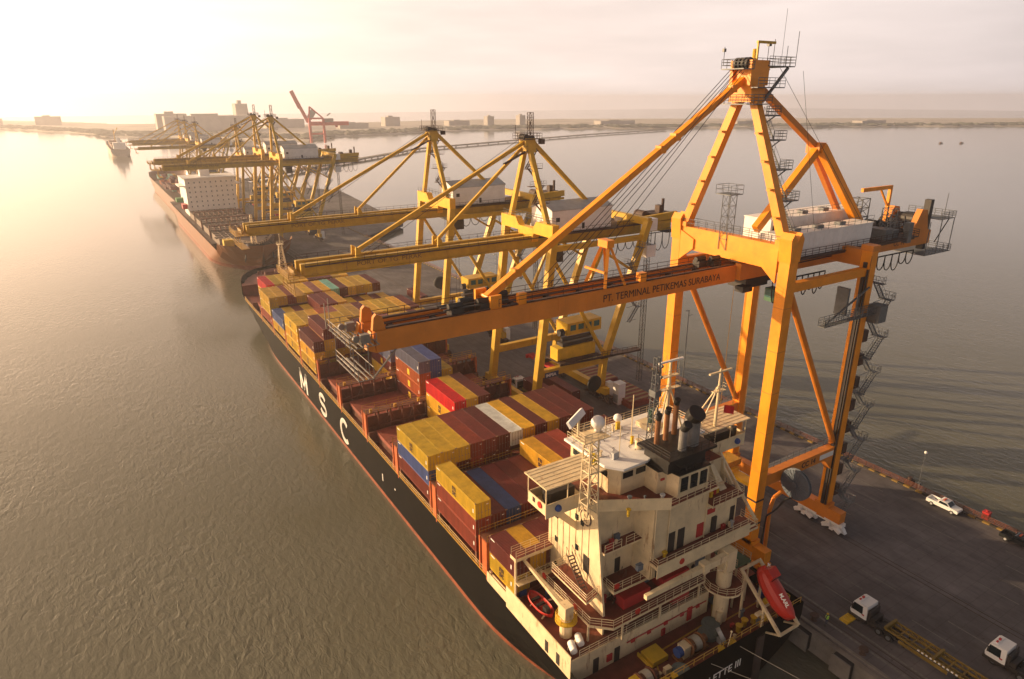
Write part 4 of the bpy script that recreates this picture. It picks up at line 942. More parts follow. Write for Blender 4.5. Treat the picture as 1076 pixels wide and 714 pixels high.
def crane14():
    t = thing('ship_to_shore_crane', 'nearest and tallest orange container crane, lettered PT. TERMINAL PETIKEMAS SURABAYA along its boom', 'crane', (84.2, 62.6, QZ))
    y0, y1, yc = 53.0, 72.2, 62.6
    for y in (y0, y1):
        b = MB(); b.bar((XW,y,7.4),(XW,y,52.6),1.7,1.6); b.prism([(XW-.95,y-.92,50.2),(XW+.95,y-.92,50.2),(XW+1.3,y-.92,53.2),(XW+.7,y-.92,54.0),(XW,y-.92,52.8),(XW-.7,y-.92,54.0),(XW-1.2,y-.92,53.2)],(0,1.84,0))
        b.cur = 2
        for k in range(1,7): b.box(XW-.865,XW+.865,y-.815,y+.815,7.4+k*6.1,7.52+k*6.1)
        b.cur = 0
        if y == y0:
            b.cur = 1; b.box(XW-.88,XW+.88,y-.83,y+.83,14.6,14.9); b.box(XW-.88,XW+.88,y-.83,y+.83,10.6,10.9)
        obj('leg', b, [ORANGE, DARK, ORANGE2], t)
        b = MB(); b.bar((XL,y,7.4),(XL,y,49.6),1.55,1.55); obj('leg', b, ORANGE, t)
    b = MB(); b.box(XL-.9,XL-.86,y0-.9,y0-.86,8,49); b.bar((XL-1.05,y0-.2,8),(XL-1.05,y0-.2,48),.25,.5); b.tube((XL-1.0,y0-.7,8),(XL-1.0,y0-.7,47),.16,6); obj('cable_tray', b, DARK, t)
    for x in (XW, XL):
        b = MB(); b.bar((x,49.6,6.5),(x,75.6,6.5),1.5,1.9)
        for y in (y0, y1): b.box(x-.85,x+.85,y-1.2,y+1.2,7.3,8.0); b.box(x-.6,x+.6,y-.7,y+.7,5.2,5.7)
        obj('sill_beam', b, ORANGE2 if x == XL else ORANGE, t)
        bogies(t, x, y0+.2, y1-.2, WHITE if x == XL else ORANGE)
    for y in (y0, y1):
        b = MB(); b.bar((XW+.9,y,17.6),(XL-.8,y,17.6),1.3,1.8); b.prism([(XL-3.2,y-.6,16.7),(XL-.8,y-.6,14.2),(XL-.8,y-.6,16.7)],(0,1.2,0)); pb = obj('portal_beam', b, ORANGE2, t)
        b = MB(); b.rail([(XW+1,y+.5,18.5),(XL-1,y+.5,18.5)],1.1,(.55,1.1),1.5,.05); b.box(XW+1,XL-1,y+.6,y+1.5,18.4,18.5); obj('walkway', b, GREY, pb)
        b = MB(); b.bar((XW+.9,y,46.6),(XL-.8,y,46.6),1.0,1.2); obj('tie_beam', b, ORANGE, t)
        b = MB(); b.tube((XW+1.2,y,45.8),(XL-.9,y,19.2),.48,12); obj('brace', b, ORANGE2, t)
    text('crane_number', 'CC 14', 1.25, (84.2,y0-.66,17.15), (1,0,0), (0,0,1), LETK, t, .01, bold=.03)
    b = MB(); b.box(88.6,92.0,y0-.69,y0-.66,17.15,18.0); sp_ = obj('sign_plate', b, LETTER, t)
    # cable reel and its feed
    b = MB(); xr = 79.6; c = (xr, y0-3.1, 17.2)
    b.lathe([(2.35,-.28),(2.4,-.24),(2.4,-.2),(.6,-.16),(.6,.16),(2.4,.2),(2.4,.24),(2.35,.28)], c, (1,0,0), 36)
    for i in range(24):
        a = 2*math.pi*i/24; b.bar((xr-.3,c[1]+.4*math.cos(a),c[2]+.4*math.sin(a)),(xr-.3,c[1]+2.3*math.cos(a),c[2]+2.3*math.sin(a)),.07,.07,(1,0,0))
    b.tube((xr-.5,c[1],c[2]),(xr+.5,c[1],c[2]),.45,14); rl = obj('cable_reel', b, LBLUE, t)
    b = MB(); b.lathe([(.6,0),(2.0,.02),(2.0,.3),(.6,.32)],(xr-.16,c[1],c[2]),(1,0,0),30); b.bar((xr+.7,c[1],c[2]),(xr+.7,y0-.6,c[2]+.2),.4,.5); b.path([(xr,c[1]-.2,c[2]-2.0),(xr-.6,y0-2.2,14.4),(xr-1.6,y0-1.6,12.6),(xr-3.0,y0-1.15,11.8),(xr-3.3,y0-1.15,8),(xr-3.3,y0-1.15,4)],.13,6); obj('reel_cable', b, BLACK, rl)
    b = MB(); b.path([(77.6,y0-1.0,3.5),(77.4,y0-1.0,12.5),(78.0,y0-1.0,14.4),(79.2,y0-1.2,15.0)],.3,8); obj('cable_guide', b, ORANGE2, t)
    # upper cross beams
    b = MB(); b.box(XW-.75,XW+.75,y0+.95,y1-.95,48.9,52.2)
    for y, s in ((y0, 1), (y1, -1)): b.prism([(XW-1.0,y+s*1.0,47.2),(XW-1.0,y+s*3.6,49.2),(XW-1.0,y+s*3.6,50.6),(XW-1.0,y+s*1.0,51.6)],(.3,0,0))
    ub = obj('upper_beam', b, ORANGE, t)
    b = MB(); b.rail([(XW-.7,y0+1,52.2),(XW-.7,y1-1,52.2)],1.1,(.55,1.1),1.6,.04); b.rail([(XW+.7,y0+1,52.2),(XW+.7,y1-1,52.2)],1.1,(.55,1.1),1.6,.04)
    b.lattice((XW-.2,yc+.8),1.3,50.0,57.6,1.5,.055); b.box(XW-1.3,XW+1.2,yc-.2,yc+2.4,57.6,57.7); b.rail([(XW-1.3,yc-.2,57.7),(XW+1.2,yc-.2,57.7),(XW+1.2,yc+2.4,57.7),(XW-1.3,yc+2.4,57.7),(XW-1.3,yc-.2,57.7)],1.2,(.6,1.2),1.1,.035)
    obj('service_tower', b, GREY, ub)
    b = MB(); b.box(XL-.7,XL+.7,y0+.85,y1-.85,47.2,49.6); b.box(XL-.9,XL+.9,y0-.9,y0+.9,49.6,50.4); b.box(XL-.9,XL+.9,y1-.9,y1+.9,49.6,50.4); obj('upper_beam', b, ORANGE2, t)
    # A frame
    ap = V((XW+.1, yc, 72.0))
    for y, s in ((y0+.9, -1), (y1-.9, 1)):
        b = MB(); b.bar((XW,y,52.2),(XW+.1,yc+s*1.0,70.6),1.2,1.2,(1,0,0),1.05,1.05); b.box(XW-.9,XW+.9,y-.9,y+.9,52.2,52.9); obj('mast_leg', b, ORANGE, t)
    b = MB(); b.prism([(XW-1.3,yc-1.8,69.6),(XW-1.3,yc+1.8,69.6),(XW-1.3,yc+1.5,73.6),(XW-1.3,yc-1.5,73.6)],(2.6,0,0)); b.box(XW-1.7,XW+1.7,yc-1.7,yc-1.2,71.6,74.6); b.box(XW-1.7,XW+1.7,yc+1.2,yc+1.7,71.6,74.6)
    hd = obj('mast_head', b, ORANGE, t)
    b = MB()
    for y in (-.9,-.3,.3,.9): b.tube((XW-1.3,yc+y-.16,74.2),(XW-1.3,yc+y+.16,74.2),.75,16); b.tube((XW+1.0,yc+y-.16,74.0),(XW+1.0,yc+y+.16,74.0),.6,14)
    obj('sheave', b, DARK, hd, split=True)
    b = MB(); b.bar((XW-.6,yc-1.4,74),(XW-.6,yc-1.4,76.8),.22); b.bar((XW-.8,yc-1.4,76.7),(XW+2.6,yc-1.4,76.7),.3,.3); b.tube((XW+.6,yc,74),(XW+.6,yc,76),.28,8); obj('service_hoist', b, YELLOW, hd)
    b = MB()
    def plat(x0, x1, ya, yb, z, sides='wens'):
        b.box(x0,x1,ya,yb,z-.12,z)
        if 'w' in sides: b.rail([(x0,ya,z),(x0,yb,z)],1.1,(.4,.75,1.1),1,.04)
        if 'e' in sides: b.rail([(x1,ya,z),(x1,yb,z)],1.1,(.4,.75,1.1),1,.04)
        if 's' in sides: b.rail([(x0,ya,z),(x1,ya,z)],1.1,(.4,.75,1.1),1,.04)
        if 'n' in sides: b.rail([(x0,yb,z),(x1,yb,z)],1.1,(.4,.75,1.1),1,.04)
    plat(XW+1.4,XW+6.6,yc-1.8,yc+1.8,74.0,'ens'); plat(XW-3.3,XW-1.3,yc-1.8,yc+1.8,73.6,'wns'); plat(XW-1.6,XW+3.6,yc-2.9,yc-1.8,71.4,'s'); plat(XW-2.0,XW+1.6,yc-2.8,yc+2.8,69.4,'wens'); plat(XW+1.6,XW+4.2,yc-2.2,yc,68.0,'es')
    b.bar((XW+1.3,yc-1.5,69.6),(XW+5.6,yc-1.5,73.8),.3); b.bar((XW+1.3,yc+1.5,69.6),(XW+5.6,yc+1.5,73.8),.3)
    for x, y, h in ((XW+6.6,yc-1.8,4.2),(XW+6.6,yc+1.8,3.5),(XW+3.2,yc,2.6),(XW-3.2,yc+1.6,2.2),(XW+4.8,yc-1.7,2.4)): b.tube((x,y,74),(x,y,74+h),.05,4); 
    b.tube((XW+6.0,yc,74),(XW+6.0,yc,81),.03,4); b.box(XW+3.0,XW+3.5,yc-.2,yc+.2,76.4,76.8); b.box(XW-3.4,XW-3.0,yc+1.5,yc+1.8,75.6,76)
    obj('head_platform', b, GREY, hd)
    # zigzag ladder behind the aft mast leg
    b = MB(); zz = [53.4,57.6,61.4,65.0,68.0]
    for k, (za, zb) in enumerate(zip(zz, zz[1:])):
        fa = (za-52.2)/18.4; fb = (zb-52.2)/18.4
        ya = y0+.9 + (yc-1-y0-.9)*fa - .4; yb = y0+.9 + (yc-1-y0-.9)*fb - .4
        b.stair((XW+1.2,ya,za),(XW+1.7,yb+1.2,zb),.7); b.box(XW+.7,XW+3.3,yb-.6,yb+1.4,zb-.15,zb); b.rail([(XW+.8,yb-.6,zb),(XW+3.3,yb-.6,zb),(XW+3.3,yb+1.4,zb)],1.1,(.4,.75,1.1),.9,.04); b.bar((XW+.7,yb,zb-1.2),(XW+3.0,yb,zb-.1),.12)
    obj('mast_stairs', b, GREY, t)
    b = MB()
    for y, s in ((y0+.9,-1),(y1-.9,1)):
        for k in range(1,5):
            f = k/5.4; p = V((XW,y,52.2)).lerp(V((XW+.1,yc+s,70.6)),f); b.box(p.x-1.3,p.x-.6,p.y-.5,p.y+.1,p.z-.12,p.z+.12)
    obj('lamp_bracket', b, ORANGE, t, split=True)
    # stays
    b = MB(); b.bar((XW+.8,yc,72.2),(91.2,yc,63.3),.85,.8); b.box(90.4,91.9,yc-1.1,yc+1.1,62.5,64.0); obj('backstay', b, ORANGE2, t)
    for y, w_, m_ in ((yc-.8, 1.25, ORANGE), (yc+.9, .8, ORANGE2)):
        b = MB(); b.bar((91.2,y,63.4),(103.8+(y-yc)*.6,y+(y-yc)*1.2,50.4),w_,w_); obj('backstay', b, m_, t)
    b = MB(); b.bar((91.0,yc-.3,63.0),(79.2,yc-.6,52.6),.95,1.15); obj('backstay_strut', b, ORANGE, t)
    b = MB(); b.bar((XW-.6,yc,72.6),(35.6,yc,49.2),.85,.75)
    for f in (.06,.3,.36,.9): p = V((XW-.6,yc,72.6)).lerp(V((35.6,yc,49.2)),f); b.box(p.x-.45,p.x+.45,p.y-.5,p.y+.5,p.z-.45,p.z+.45)
    fs_ = obj('forestay', b, ORANGE, t)
    b = MB(); b.box(35.0,36.4,yc-1.9,yc-1.5,48.3,49.8); b.box(35.0,36.4,yc+1.5,yc+1.9,48.3,49.8); b.tube((35.7,yc-2,49.2),(35.7,yc+2,49.2),.25,8); b.box(38.6,39.6,60.6,61.2,48.3,49.6); b.box(56.6,57.6,60.6,61.4,48.3,49.5); obj('stay_lug', b, ORANGE, t, split=True)
    b = MB()
    for y in (-.9,-.3,.3,.9): b.tube((XW-1.9,yc+y,74.0),(43.5,yc+y*1.6,49.4),.05,4)
    for y in (-.6,.6): b.tube((XW-1.8,yc+y,73.2),(52.5,yc+y,53.2),.05,4)
    b.tube((84.5,yc-1,73.5),(88.5,yc-3.5,52),.03,4); b.tube((XW+6,yc,73.8),(101,yc-3,52),.035,4)
    obj('hoist_rope', b, DARK, t)
    b = MB()
    for s in (-1, 1): b.bar((51.0,yc+s*1.9,48.3),(52.4,yc+s*.5,53.4),.4,.4); b.bar((54.2,yc+s*1.9,48.3),(52.6,yc+s*.5,53.4),.3,.3)
    b.box(51.9,53.0,yc-.9,yc+.9,53.0,53.9); b.bar((50.9,yc-1.9,50.3),(50.9,yc+1.9,50.3),.25); obj('rope_support', b, ORANGE, t)
    # boom
    for y in (60.95, 64.25):
        b = MB(); b.box(21.6,74.2,y-.45,y+.45,46.05,48.3); b.cur = 1
        b.box(21.8,74,y-.2,y+.2,48.3,48.46)
        b.cur = 0
        for x in (36.5,40,44,48.2,52.0,60): b.box(x-.04,x+.04,y-.475,y+.475,46.03,48.32)
        b.prism([(21.6,y-.45,46.05),(20.6,y-.45,46.5),(21.2,y-.45,48.3)],(0,.9,0)); b.prism([(21.4,y-.25,48.3),(21.6,y-.25,49.7),(21.9,y-.25,50.0),(22.5,y-.25,49.7),(22.8,y-.25,48.3)],(0,.5,0))
        bo = obj('boom_girder', b, [ORANGE2, DECKB], t)
        if y < 62: 
            text('boom_lettering', 'PT. TERMINAL PETIKEMAS SURABAYA', 1.32, (50.6,y-.48,46.72), (1,0,0), (0,0,1), LETK, bo, .01, sx=.93)
    b = MB()
    for x in range(24, 74, 5): b.box(x,x+.5,61.4,63.8,46.9,47.9)
    b.box(23,74,61.42,62.0,47.95,48.05); b.box(23,74,63.2,63.78,47.95,48.05)
    b.box(23,74.5,64.7,65.6,47.7,47.8); b.rail([(23,65.55,47.8),(74,65.55,47.8)],1.1,(.55,1.1),2.0,.04); b.rail([(36,60.6,48.46),(73,60.6,48.46)],.9,(.45,.9),2.2,.035)
    obj('boom_walkway', b, DECKB, t)
    b = MB()
    for x, y in ((31,61.5),(33,62.8),(34.6,61.6),(37.5,63),(72.0,62.6),(70,63.4)): b.box(x-.7,x+.8,y-.6,y+.6,48.1,49.0); b.tube((x-.8,y,49.2),(x+.9,y,49.2),.35,8)
    for k in range(3): b.bar((29.5,61.1+k*.9,49.0),(37.5,61.1+k*.9,49.0),.25,.12)
    obj('rope_sheave_set', b, DARK, t, split=True)
    # boom tip platforms
    b = MB()
    [b.box(18.7+k*.55,18.82+k*.55,59.4,66.4,47.3,47.4) for k in range(6)]; [b.box(18.6,21.4,59.4+k*1.38,59.5+k*1.38,47.26,47.3) for k in range(6)]; b.rail([(21.3,59.4,47.4),(18.6,59.4,47.4),(18.6,66.4,47.4),(21.3,66.4,47.4)],1.1,(.55,1.1),1.4,.04)
    for y in (60.4,64.8): b.box(20.0,20.9,y-.3,y+.3,47.4,48.3); b.tube((19.6,y,47.9),(19.6,y+.3,47.9),.35,10)
    [b.box(18.9+k*.5,19.02+k*.5,58.6,65.4,44.2,44.3) for k in range(4)]; [b.box(18.9,20.5,58.6+k*2.2,58.7+k*2.2,44.15,44.2) for k in range(4)]; b.rail([(18.9,58.6,44.3),(18.9,65.4,44.3)],1.1,(.55,1.1),2.3,.04); b.rail([(20.5,58.6,44.3),(20.5,65.4,44.3)],1.1,(1.1,),2.3,.04)
    for y in (59.6,65.2):
        for x in (18.9, 20.4): b.tube((x,y,44.3),(x,y,47.3),.05,4)
    b.bar((20.5,58.7,44.3),(23.6,60.4,46.1),.14); b.tube((18.6,65.5,47.4),(18.6,65.5,51.0),.05,5); b.tube((18.5,66.6,47.4),(18.5,66.6,50.2),.06,5)
    obj('boom_tip_platform', b, mat('dull_aluminium_gratings',(.26,.24,.22),.5,.2), t)
    # back reach, machinery houses
    for y in (60.2, 65.0):
        b = MB(); b.box(74.2,122.6,y-.5,y+.5,46.3,48.6); b.prism([(116.5,y-.5,48.6),(121.5,y-.5,48.6),(120.2,y-.5,52.2),(118.6,y-.5,52.4)],(0,1.0,0)); g = obj('backreach_girder', b, ORANGE2, t)
        if y < 62: text('crane_number', 'CC 14', 1.2, (111.5,y-.53,46.9), (1,0,0), (0,0,1), LETK, g, .01)
    b = MB()
    for x in (79,86,95,104,113,121): b.box(x,x+.6,60.7,64.5,46.8,48.2)
    b.box(76,112,56.2,68.8,49.0,49.15); b.box(76,112,60.8,64.4,48.2,49.0); b.rail([(77,56.25,49.15),(112,56.25,49.15),(112,68.8,49.15)],1.1,(.4,.75,1.1),1.5,.045); b.bar((77,56.4,48.9),(111,56.4,48.9),.2,.3); b.bar((77,60,47),(110,56.5,48.8),.15)
    obj('house_deck', b, DECKB, t)
    for x0,x1,ya,yb,z1 in ((79.0,99.5,56.9,60.2,52.4),(84.0,106.5,63.2,68.0,53.2)):
        b = MB(); b.box(x0,x1,ya,yb,49.15,z1)
        for i in range(1,int((x1-x0)/1.1)): b.box(x0+i*1.1-.03,x0+i*1.1+.03,ya-.03,ya,49.2,z1-.1)
        b.box(x0-.1,x1+.1,ya-.1,yb+.1,z1,z1+.12); mh = obj('machinery_house', b, WHITE, t)
        b = MB(); b.box(x0+.5,x0+1.3,ya-.05,ya-.02,z1-1.7,z1-.8); b.box(x0+1.9,x0+2.7,ya-.05,ya-.02,z1-1.7,z1-.8); b.box(x1+.0,x1+.04,ya+1.0,ya+1.9,49.3,51.4); obj('window', b, DARK, mh, split=True)
        b = MB(); b.rail([(x0,ya,z1+.12),(x1,ya,z1+.12)],1.0,(.5,1.0),1.6,.035)
        for i in range(3): b.box(x0+3+i*5.2,x0+4.4+i*5.2,ya+.8,ya+1.8,z1+.12,z1+.6)
        obj('roof_equipment', b, GREY, mh)
    b = MB(); b.box(103.6,105.6,57,60,49.15,50.8); b.box(106.6,108.2,57.4,60.4,49.15,50.4); b.lattice((104.6,62.5),2.0,49.2,55.0,1.4,.09); b.rail([(103.4,56.8,50.8),(109,56.8,50.8)],1.1,(.4,.75,1.1),1.0,.045); b.box(108.4,109.5,56.0,56.9,48.4,51.6); b.lattice((107.4,59),1.6,50.4,53.6,1.2,.08); obj('electrical_cabinet', b, GREY, t)
    b = MB(); b.bar((112.8,62.6,48.8),(112.8,62.6,56.4),.5); b.bar((104.8,62.6,56.2),(113.0,62.6,56.2),.45,.6); b.bar((112.8,62.6,53),(110,62.6,56),.25); obj('maintenance_jib', b, ORANGE, t)
    b = MB(); b.tube((110,61,50.0),(110,64.2,50.0),1.0,16); b.tube((110,61.8,50.0),(110,61.9,50.0),1.25,16); b.box(107,116,60.9,64.3,48.65,49.0); b.tube((114.5,61,50.1),(114.5,64.2,50.1),.95,16); b.box(112,113.4,61.2,62.4,49,50.4); b.box(115.8,117.4,62.8,64,49,50.6); b.tube((119.9,61,50.4),(119.9,64.2,50.4),1.0,14); b.box(121.6,122.5,62.6,64.2,48.7,51.2); b.box(122.4,123.4,60.5,61.6,45,53.6); b.rail([(107,60.8,49),(118,60.8,49)],1.1,(.4,.75,1.1),1.2,.045)
    for x in (108,111.5,113.8,116.5): b.bar((x,60.9,49),(x+.5,61.6,51.2),.18)
    obj('hoist_machinery', b, DARK, t)
    b = MB(); b.box(122.6,127.2,58.4,66.6,50.4,50.5); b.rail([(122.6,58.4,50.5),(127.2,58.4,50.5),(127.2,66.6,50.5)],1.1,(.4,.75,1.1),1.2,.05); b.box(119,127.4,58.2,67,44.6,44.72); b.rail([(119,58.2,44.7),(127.4,58.2,44.7),(127.4,67,44.7)],1.1,(.4,.75,1.1),1.2,.05)
    for x in (119.4,123,127): b.tube((x,58.4,44.7),(x,58.4,50.4),.08,4)
    b.tube((126.6,60,50.5),(126.6,60,54.5),.06,4); b.bar((123,59,46.5),(126.5,59,50.3),.14); obj('backreach_platform', b, GREY, t)
    festoon(t, 58.6, 45.6, 80, 92, 9, 3.0); festoon(t, 58.6, 46.0, 101.5, 116, 7, 2.6)
    # trolley, cab, ropes, spreader
    b = MB(); b.box(76.5,82.5,60.4,64.8,45.2,45.9)
    for x in (77,82): 
        for y in (60.7,64.5): b.tube((x,y-.2,46.0),(x,y+.2,46.0),.35,10)
    b.box(77,82,61,64,44.4,45.2); b.box(75.0,77.0,59.6,61.0,44.4,45.2); b.rail([(76.5,60.3,45.9),(82.5,60.3,45.9)],1,(.5,1),1,.04); tr = obj('trolley', b, DARK, t)
    b = MB(); b.box(80.6,82.2,58.6,60.2,42.4,44.3); cb = obj('operator_cab', b, GREENP, tr)
    b = MB(); b.box(80.55,80.58,58.7,60.1,43.0,44.1); b.box(80.7,82.1,58.55,58.58,43.0,44.1); obj('window', b, TEAL, cb, split=True)
    b = MB()
    for x in (78,81):
        for y in (61.4,63.6): b.tube((x,y,44.4),(x,y,15.4),.045,4)
    b.box(77.4,81.6,61.2,63.8,14.4,15.4); obj('headblock', b, RAILY, tr)
    b = MB(); b.box(78.6,80.4,56.5,68.7,13.3,13.9); b.box(78.3,80.7,56.3,56.9,13.0,13.9); b.box(78.3,80.7,68.3,68.9,13.0,13.9); b.box(78.4,80.6,60.6,64.4,13.9,14.4); obj('spreader', b, YEL, tr)
    # side access
    stair_tower(t, 95.0, 51.4, 4.2, 47.6)
    b = MB(); b.box(82.0,96.8,51.0,52.0,40.4,40.5); b.rail([(96.8,51.0,40.5),(82,51.0,40.5),(82,52,40.5),(96,52,40.5)],1.1,(.4,.75,1.1),1.2,.05); b.bar((82.5,51.5,40.5),(93,52,44.4),.2); b.bar((89.5,51.4,40.4),(89.5,51.4,44),.18); obj('side_platform', b, GREY, t)
    b = MB(); b.box(94.3,96.2,50.5,52.4,39,41.6); b.box(88.2,88.6,52.1,53.9,40.8,44.8) ; obj('lift_cage', b, GREY, t, split=True)
    b = MB()
    b.box(94.4,94.6,52.6,52.8,6,46)
    for k in range(9): b.box(94.25,95.4,52.2,53.2,9+k*3.8,10.8+k*3.8)
    obj('lift_guide', b, DECKB, t)
    return t
CR14 = crane14()

def craneB(yc, label, sign):
    t = thing('ship_to_shore_crane', label, 'crane', (84.2, yc, QZ), 'yellow container cranes along the wharf')
    y0, y1 = yc - 9.2, yc + 9.3
    for y in (y0, y1):
        b = MB(); b.bar((XW,y,7.0),(79.0,y,43.2),1.5,1.5); obj('leg', b, YELLOW, t)
        b = MB(); b.bar((XL,y,7.0),(XL+.6,y,13.5),1.4,1.4); b.bar((XL+.6,y,13.4),(105.0,y,44.5),1.4,1.4); obj('leg', b, YELLOW, t)
        b = MB(); b.bar((XW+1.3,y,13.6),(XL+.4,y,13.6),1.2,1.6); obj('portal_beam', b, YELLOW, t)
        b = MB(); b.bar((78.6,y,39.5),(93.5,y,15.2),.6,.7); b.bar((93.9,y,15),(81,y,30),.01,.01); b.bar((86.2,y,27.4),(92.0,y,39.0),.55,.6); b.bar((91.8,y,39.2),(101,y,33.5),.5,.5); obj('brace', b, YELLOW, t)
        b = MB(); b.bar((79.4,y,40.8),(104.4,y,40.8),.9,1.1); obj('tie_beam', b, YELLOW, t)
    for x in (XW, XL):
        b = MB(); b.bar((x,y0-2.6,6.3),(x,y1+2.6,6.3),1.3,1.6)
        for y in (y0,y1): b.box(x-.6,x+.6,y-.7,y+.7,5.2,5.6)
        obj('sill_beam', b, YELLOW, t); bogies(t, x, y0, y1, DECKB)
    b = MB(); b.prism([(78.2,y0-.8,43.2),(78.2,y0+6.2,43.2),(78.2,y0+6.8,41.2),(78.2,y1-6.8,41.2),(78.2,y1-6.2,43.2),(78.2,y1+.8,43.2),(78.2,y1+.8,45.8),(78.2,y1-5.2,45.8),(78.2,y1-6.5,44.2),(78.2,y0+6.5,44.2),(78.2,y0+5.2,45.8),(78.2,y0-.8,45.8)],(1.6,0,0)); ub = obj('upper_beam', b, mat('bright_yellow_paint',(.80,.42,.01),.45,rust=.2) if not bpy.data.materials.get('bright_yellow_paint') else bpy.data.materials['bright_yellow_paint'], t)
    b = MB(); b.rail([(78.2,y0,45.8),(78.2,y1,45.8)],1.1,(.55,1.1),1.8,.04); b.rail([(79.8,y0,45.8),(79.8,y1,45.8)],1.1,(.55,1.1),1.8,.04); obj('railing', b, GREY, ub)
    b = MB(); b.bar((104.8,y0-.5,44.2),(104.8,y1+.5,44.2),1.3,1.6); obj('upper_beam', b, YELLOW, t)
    for y, s in ((y0+2.2,-1),(y1-2.2,1)):
        b = MB(); b.bar((79,y,45.6),(78.5,yc+s*.9,60.4),.95,.95,(1,0,0)); obj('mast_leg', b, YELLOW, t)
    b = MB(); b.prism([(77.3,yc-1.6,59.6),(77.3,yc+1.6,59.6),(77.3,yc+1.2,62.4),(77.3,yc-1.2,62.4)],(2.4,0,0)); hd = obj('mast_head', b, YELLOW, t)
    b = MB()
    for y in (-.9,-.3,.3,.9): b.tube((77.6,yc+y-.14,62.6),(77.6,yc+y+.14,62.6),.65,14); b.tube((79.2,yc+y-.14,62.4),(79.2,yc+y+.14,62.4),.5,12)
    obj('sheave', b, DARK, hd, split=True)
    b = MB(); b.box(76.2,80.8,yc-2.0,yc+2.0,62.2,62.3); b.rail([(76.2,yc-2,62.3),(80.8,yc-2,62.3),(80.8,yc+2,62.3),(76.2,yc+2,62.3),(76.2,yc-2,62.3)],1.1,(.55,1.1),1.1,.045); b.lattice((79.2,yc),.9,62.3,67.4,1.0,.07); b.tube((76.6,yc+1.6,62.3),(76.6,yc+1.6,65),.06,4)
    b.stair((77.5,yc-1.4,60),(72.0,yc-1.4,57.6),.7); b.box(80.8,81.8,yc-1.6,yc-.6,61.2,62.2)
    z = 46.2
    for k in range(4): 
        f = (z+3.4-45.6)/14.8; y = y0+2.2 + (yc-.9-y0-2.2)*f + .9
        b.stair((77.7 if k%2 else 80.4,y-.6,z),(80.4 if k%2 else 77.7,y,z+3.4),.6); b.box(77,81,y-.4,y+.8,z+3.3,z+3.4); b.rail([(77,y-.4,z+3.4),(81,y-.4,z+3.4)],1,(.5,1),1.2,.035); z += 3.4
    obj('head_platform', b, DECKB, hd)
    b = MB(); b.bar((77.4,yc-.4,61.6),(40.2,yc-.4,43.4),.6,.7); obj('forestay', b, YELLOW, t)
    b = MB(); b.bar((77.6,yc+.5,60.6),(57.0,yc+.5,43.2),.5,.6); obj('forestay', b, YELLOW, t)
    b = MB(); b.bar((79.4,yc-.3,61.8),(100.0,yc-1.2,42.8),.75,.85); obj('backstay', b, YELLOW, t)
    b = MB()
    for s in (-1, 1): b.tube((77.4,yc+s*.8,62.4),(42,yc+s*1.2,42.6),.045,4)
    obj('hoist_rope', b, DARK, t)
    b = MB()
    for x in (40.4, 57.2): 
        for s in (-1,1): b.prism([(x-.6,yc+s*1.2-.2,42.4),(x+.8,yc+s*1.2-.2,42.4),(x+.2,yc+s*1.2-.2,44.0),(x-.5,yc+s*1.2-.2,44.3)],(0,.4,0))
    obj('stay_lug', b, YELLOW, t, split=True)
    for s in (-1, 1):
        b = MB(); y = yc + s*1.7; b.box(29.4,119,y-.4,y+.4,40.6,42.4); b.box(29.4,119,y-.55,y+.55,40.0,40.25); b.box(29.4,119,y-.25,y+.25,40.25,40.6); b.box(29.4,119,y-.5,y+.5,42.4,42.5)
        bo = obj('boom_girder', b, BOOMY, t)
        if s < 0: text('boom_lettering', sign, 1.15, (39.6,y-.44,41.0), (1,0,0), (0,0,1), mat('faded_lettering',(.16,.10,.03),.6) if not bpy.data.materials.get('faded_lettering') else bpy.data.materials['faded_lettering'], bo, .01, sx=1.25)
    b = MB()
    for x in range(32, 118, 6): b.box(x,x+.5,yc-1.3,yc+1.3,40.8,41.8)
    b.box(30,118,yc+2.2,yc+3.0,42.0,42.1); b.rail([(30,yc+3,42.1),(78,yc+3,42.1)],1.1,(.55,1.1),2,.04); b.box(30,118,yc-2.9,yc-2.2,42.0,42.1); b.rail([(30,yc-2.9,42.1),(78,yc-2.9,42.1)],1.0,(.5,1.0),2.2,.035)
    obj('boom_walkway', b, DECKB, t)
    b = MB(); b.box(26.6,29.6,yc-4,yc+4,40.4,40.5); b.rail([(29.4,yc-4,40.5),(26.6,yc-4,40.5),(26.6,yc+4,40.5),(29.4,yc+4,40.5)],1.1,(.4,.75,1.1),1.1,.05); b.box(27.4,29.2,yc-4.4,yc+4,37.4,37.5); b.rail([(27.4,yc-4.4,37.5),(27.4,yc+4,37.5)],1.1,(.5,1.1),1.2,.05)
    for y in (-3.8,-1.2,1.2,3.8): b.tube((27.5,yc+y,37.5),(27.5,yc+y,40.4),.07,4); b.tube((28.5,yc+y*.4,40.5),(28.5,yc+y*.4+.6,41.4),.4,8)
    b.tube((26.8,yc+3,40.5),(26.8,yc+3,43),.05,4); obj('boom_tip_platform', b, RAILY, t)
    # house and back reach
    b = MB(); x0,x1,ya,yb = 82.0,98.2,yc-4.4,yc+3.4; b.box(x0,x1,ya,yb,43.0,47.6)
    b.prism([(x0,ya,47.6),(x0,yb,47.6),(x0,(ya+yb)/2,49.0)],(x1-x0,0,0)); b.cur = 1; b.prism([(x0-.2,ya-.2,47.62),(x0-.2,(ya+yb)/2,49.1),(x0-.2,(ya+yb)/2,49.25),(x0-.2,ya-.2,47.8)],(x1-x0+.4,0,0)); b.prism([(x0-.2,yb+.2,47.62),(x0-.2,(ya+yb)/2,49.1),(x0-.2,(ya+yb)/2,49.25),(x0-.2,yb+.2,47.8)],(x1-x0+.4,0,0))
    mh = obj('machinery_house', b, [WHITE, GREYL], t)
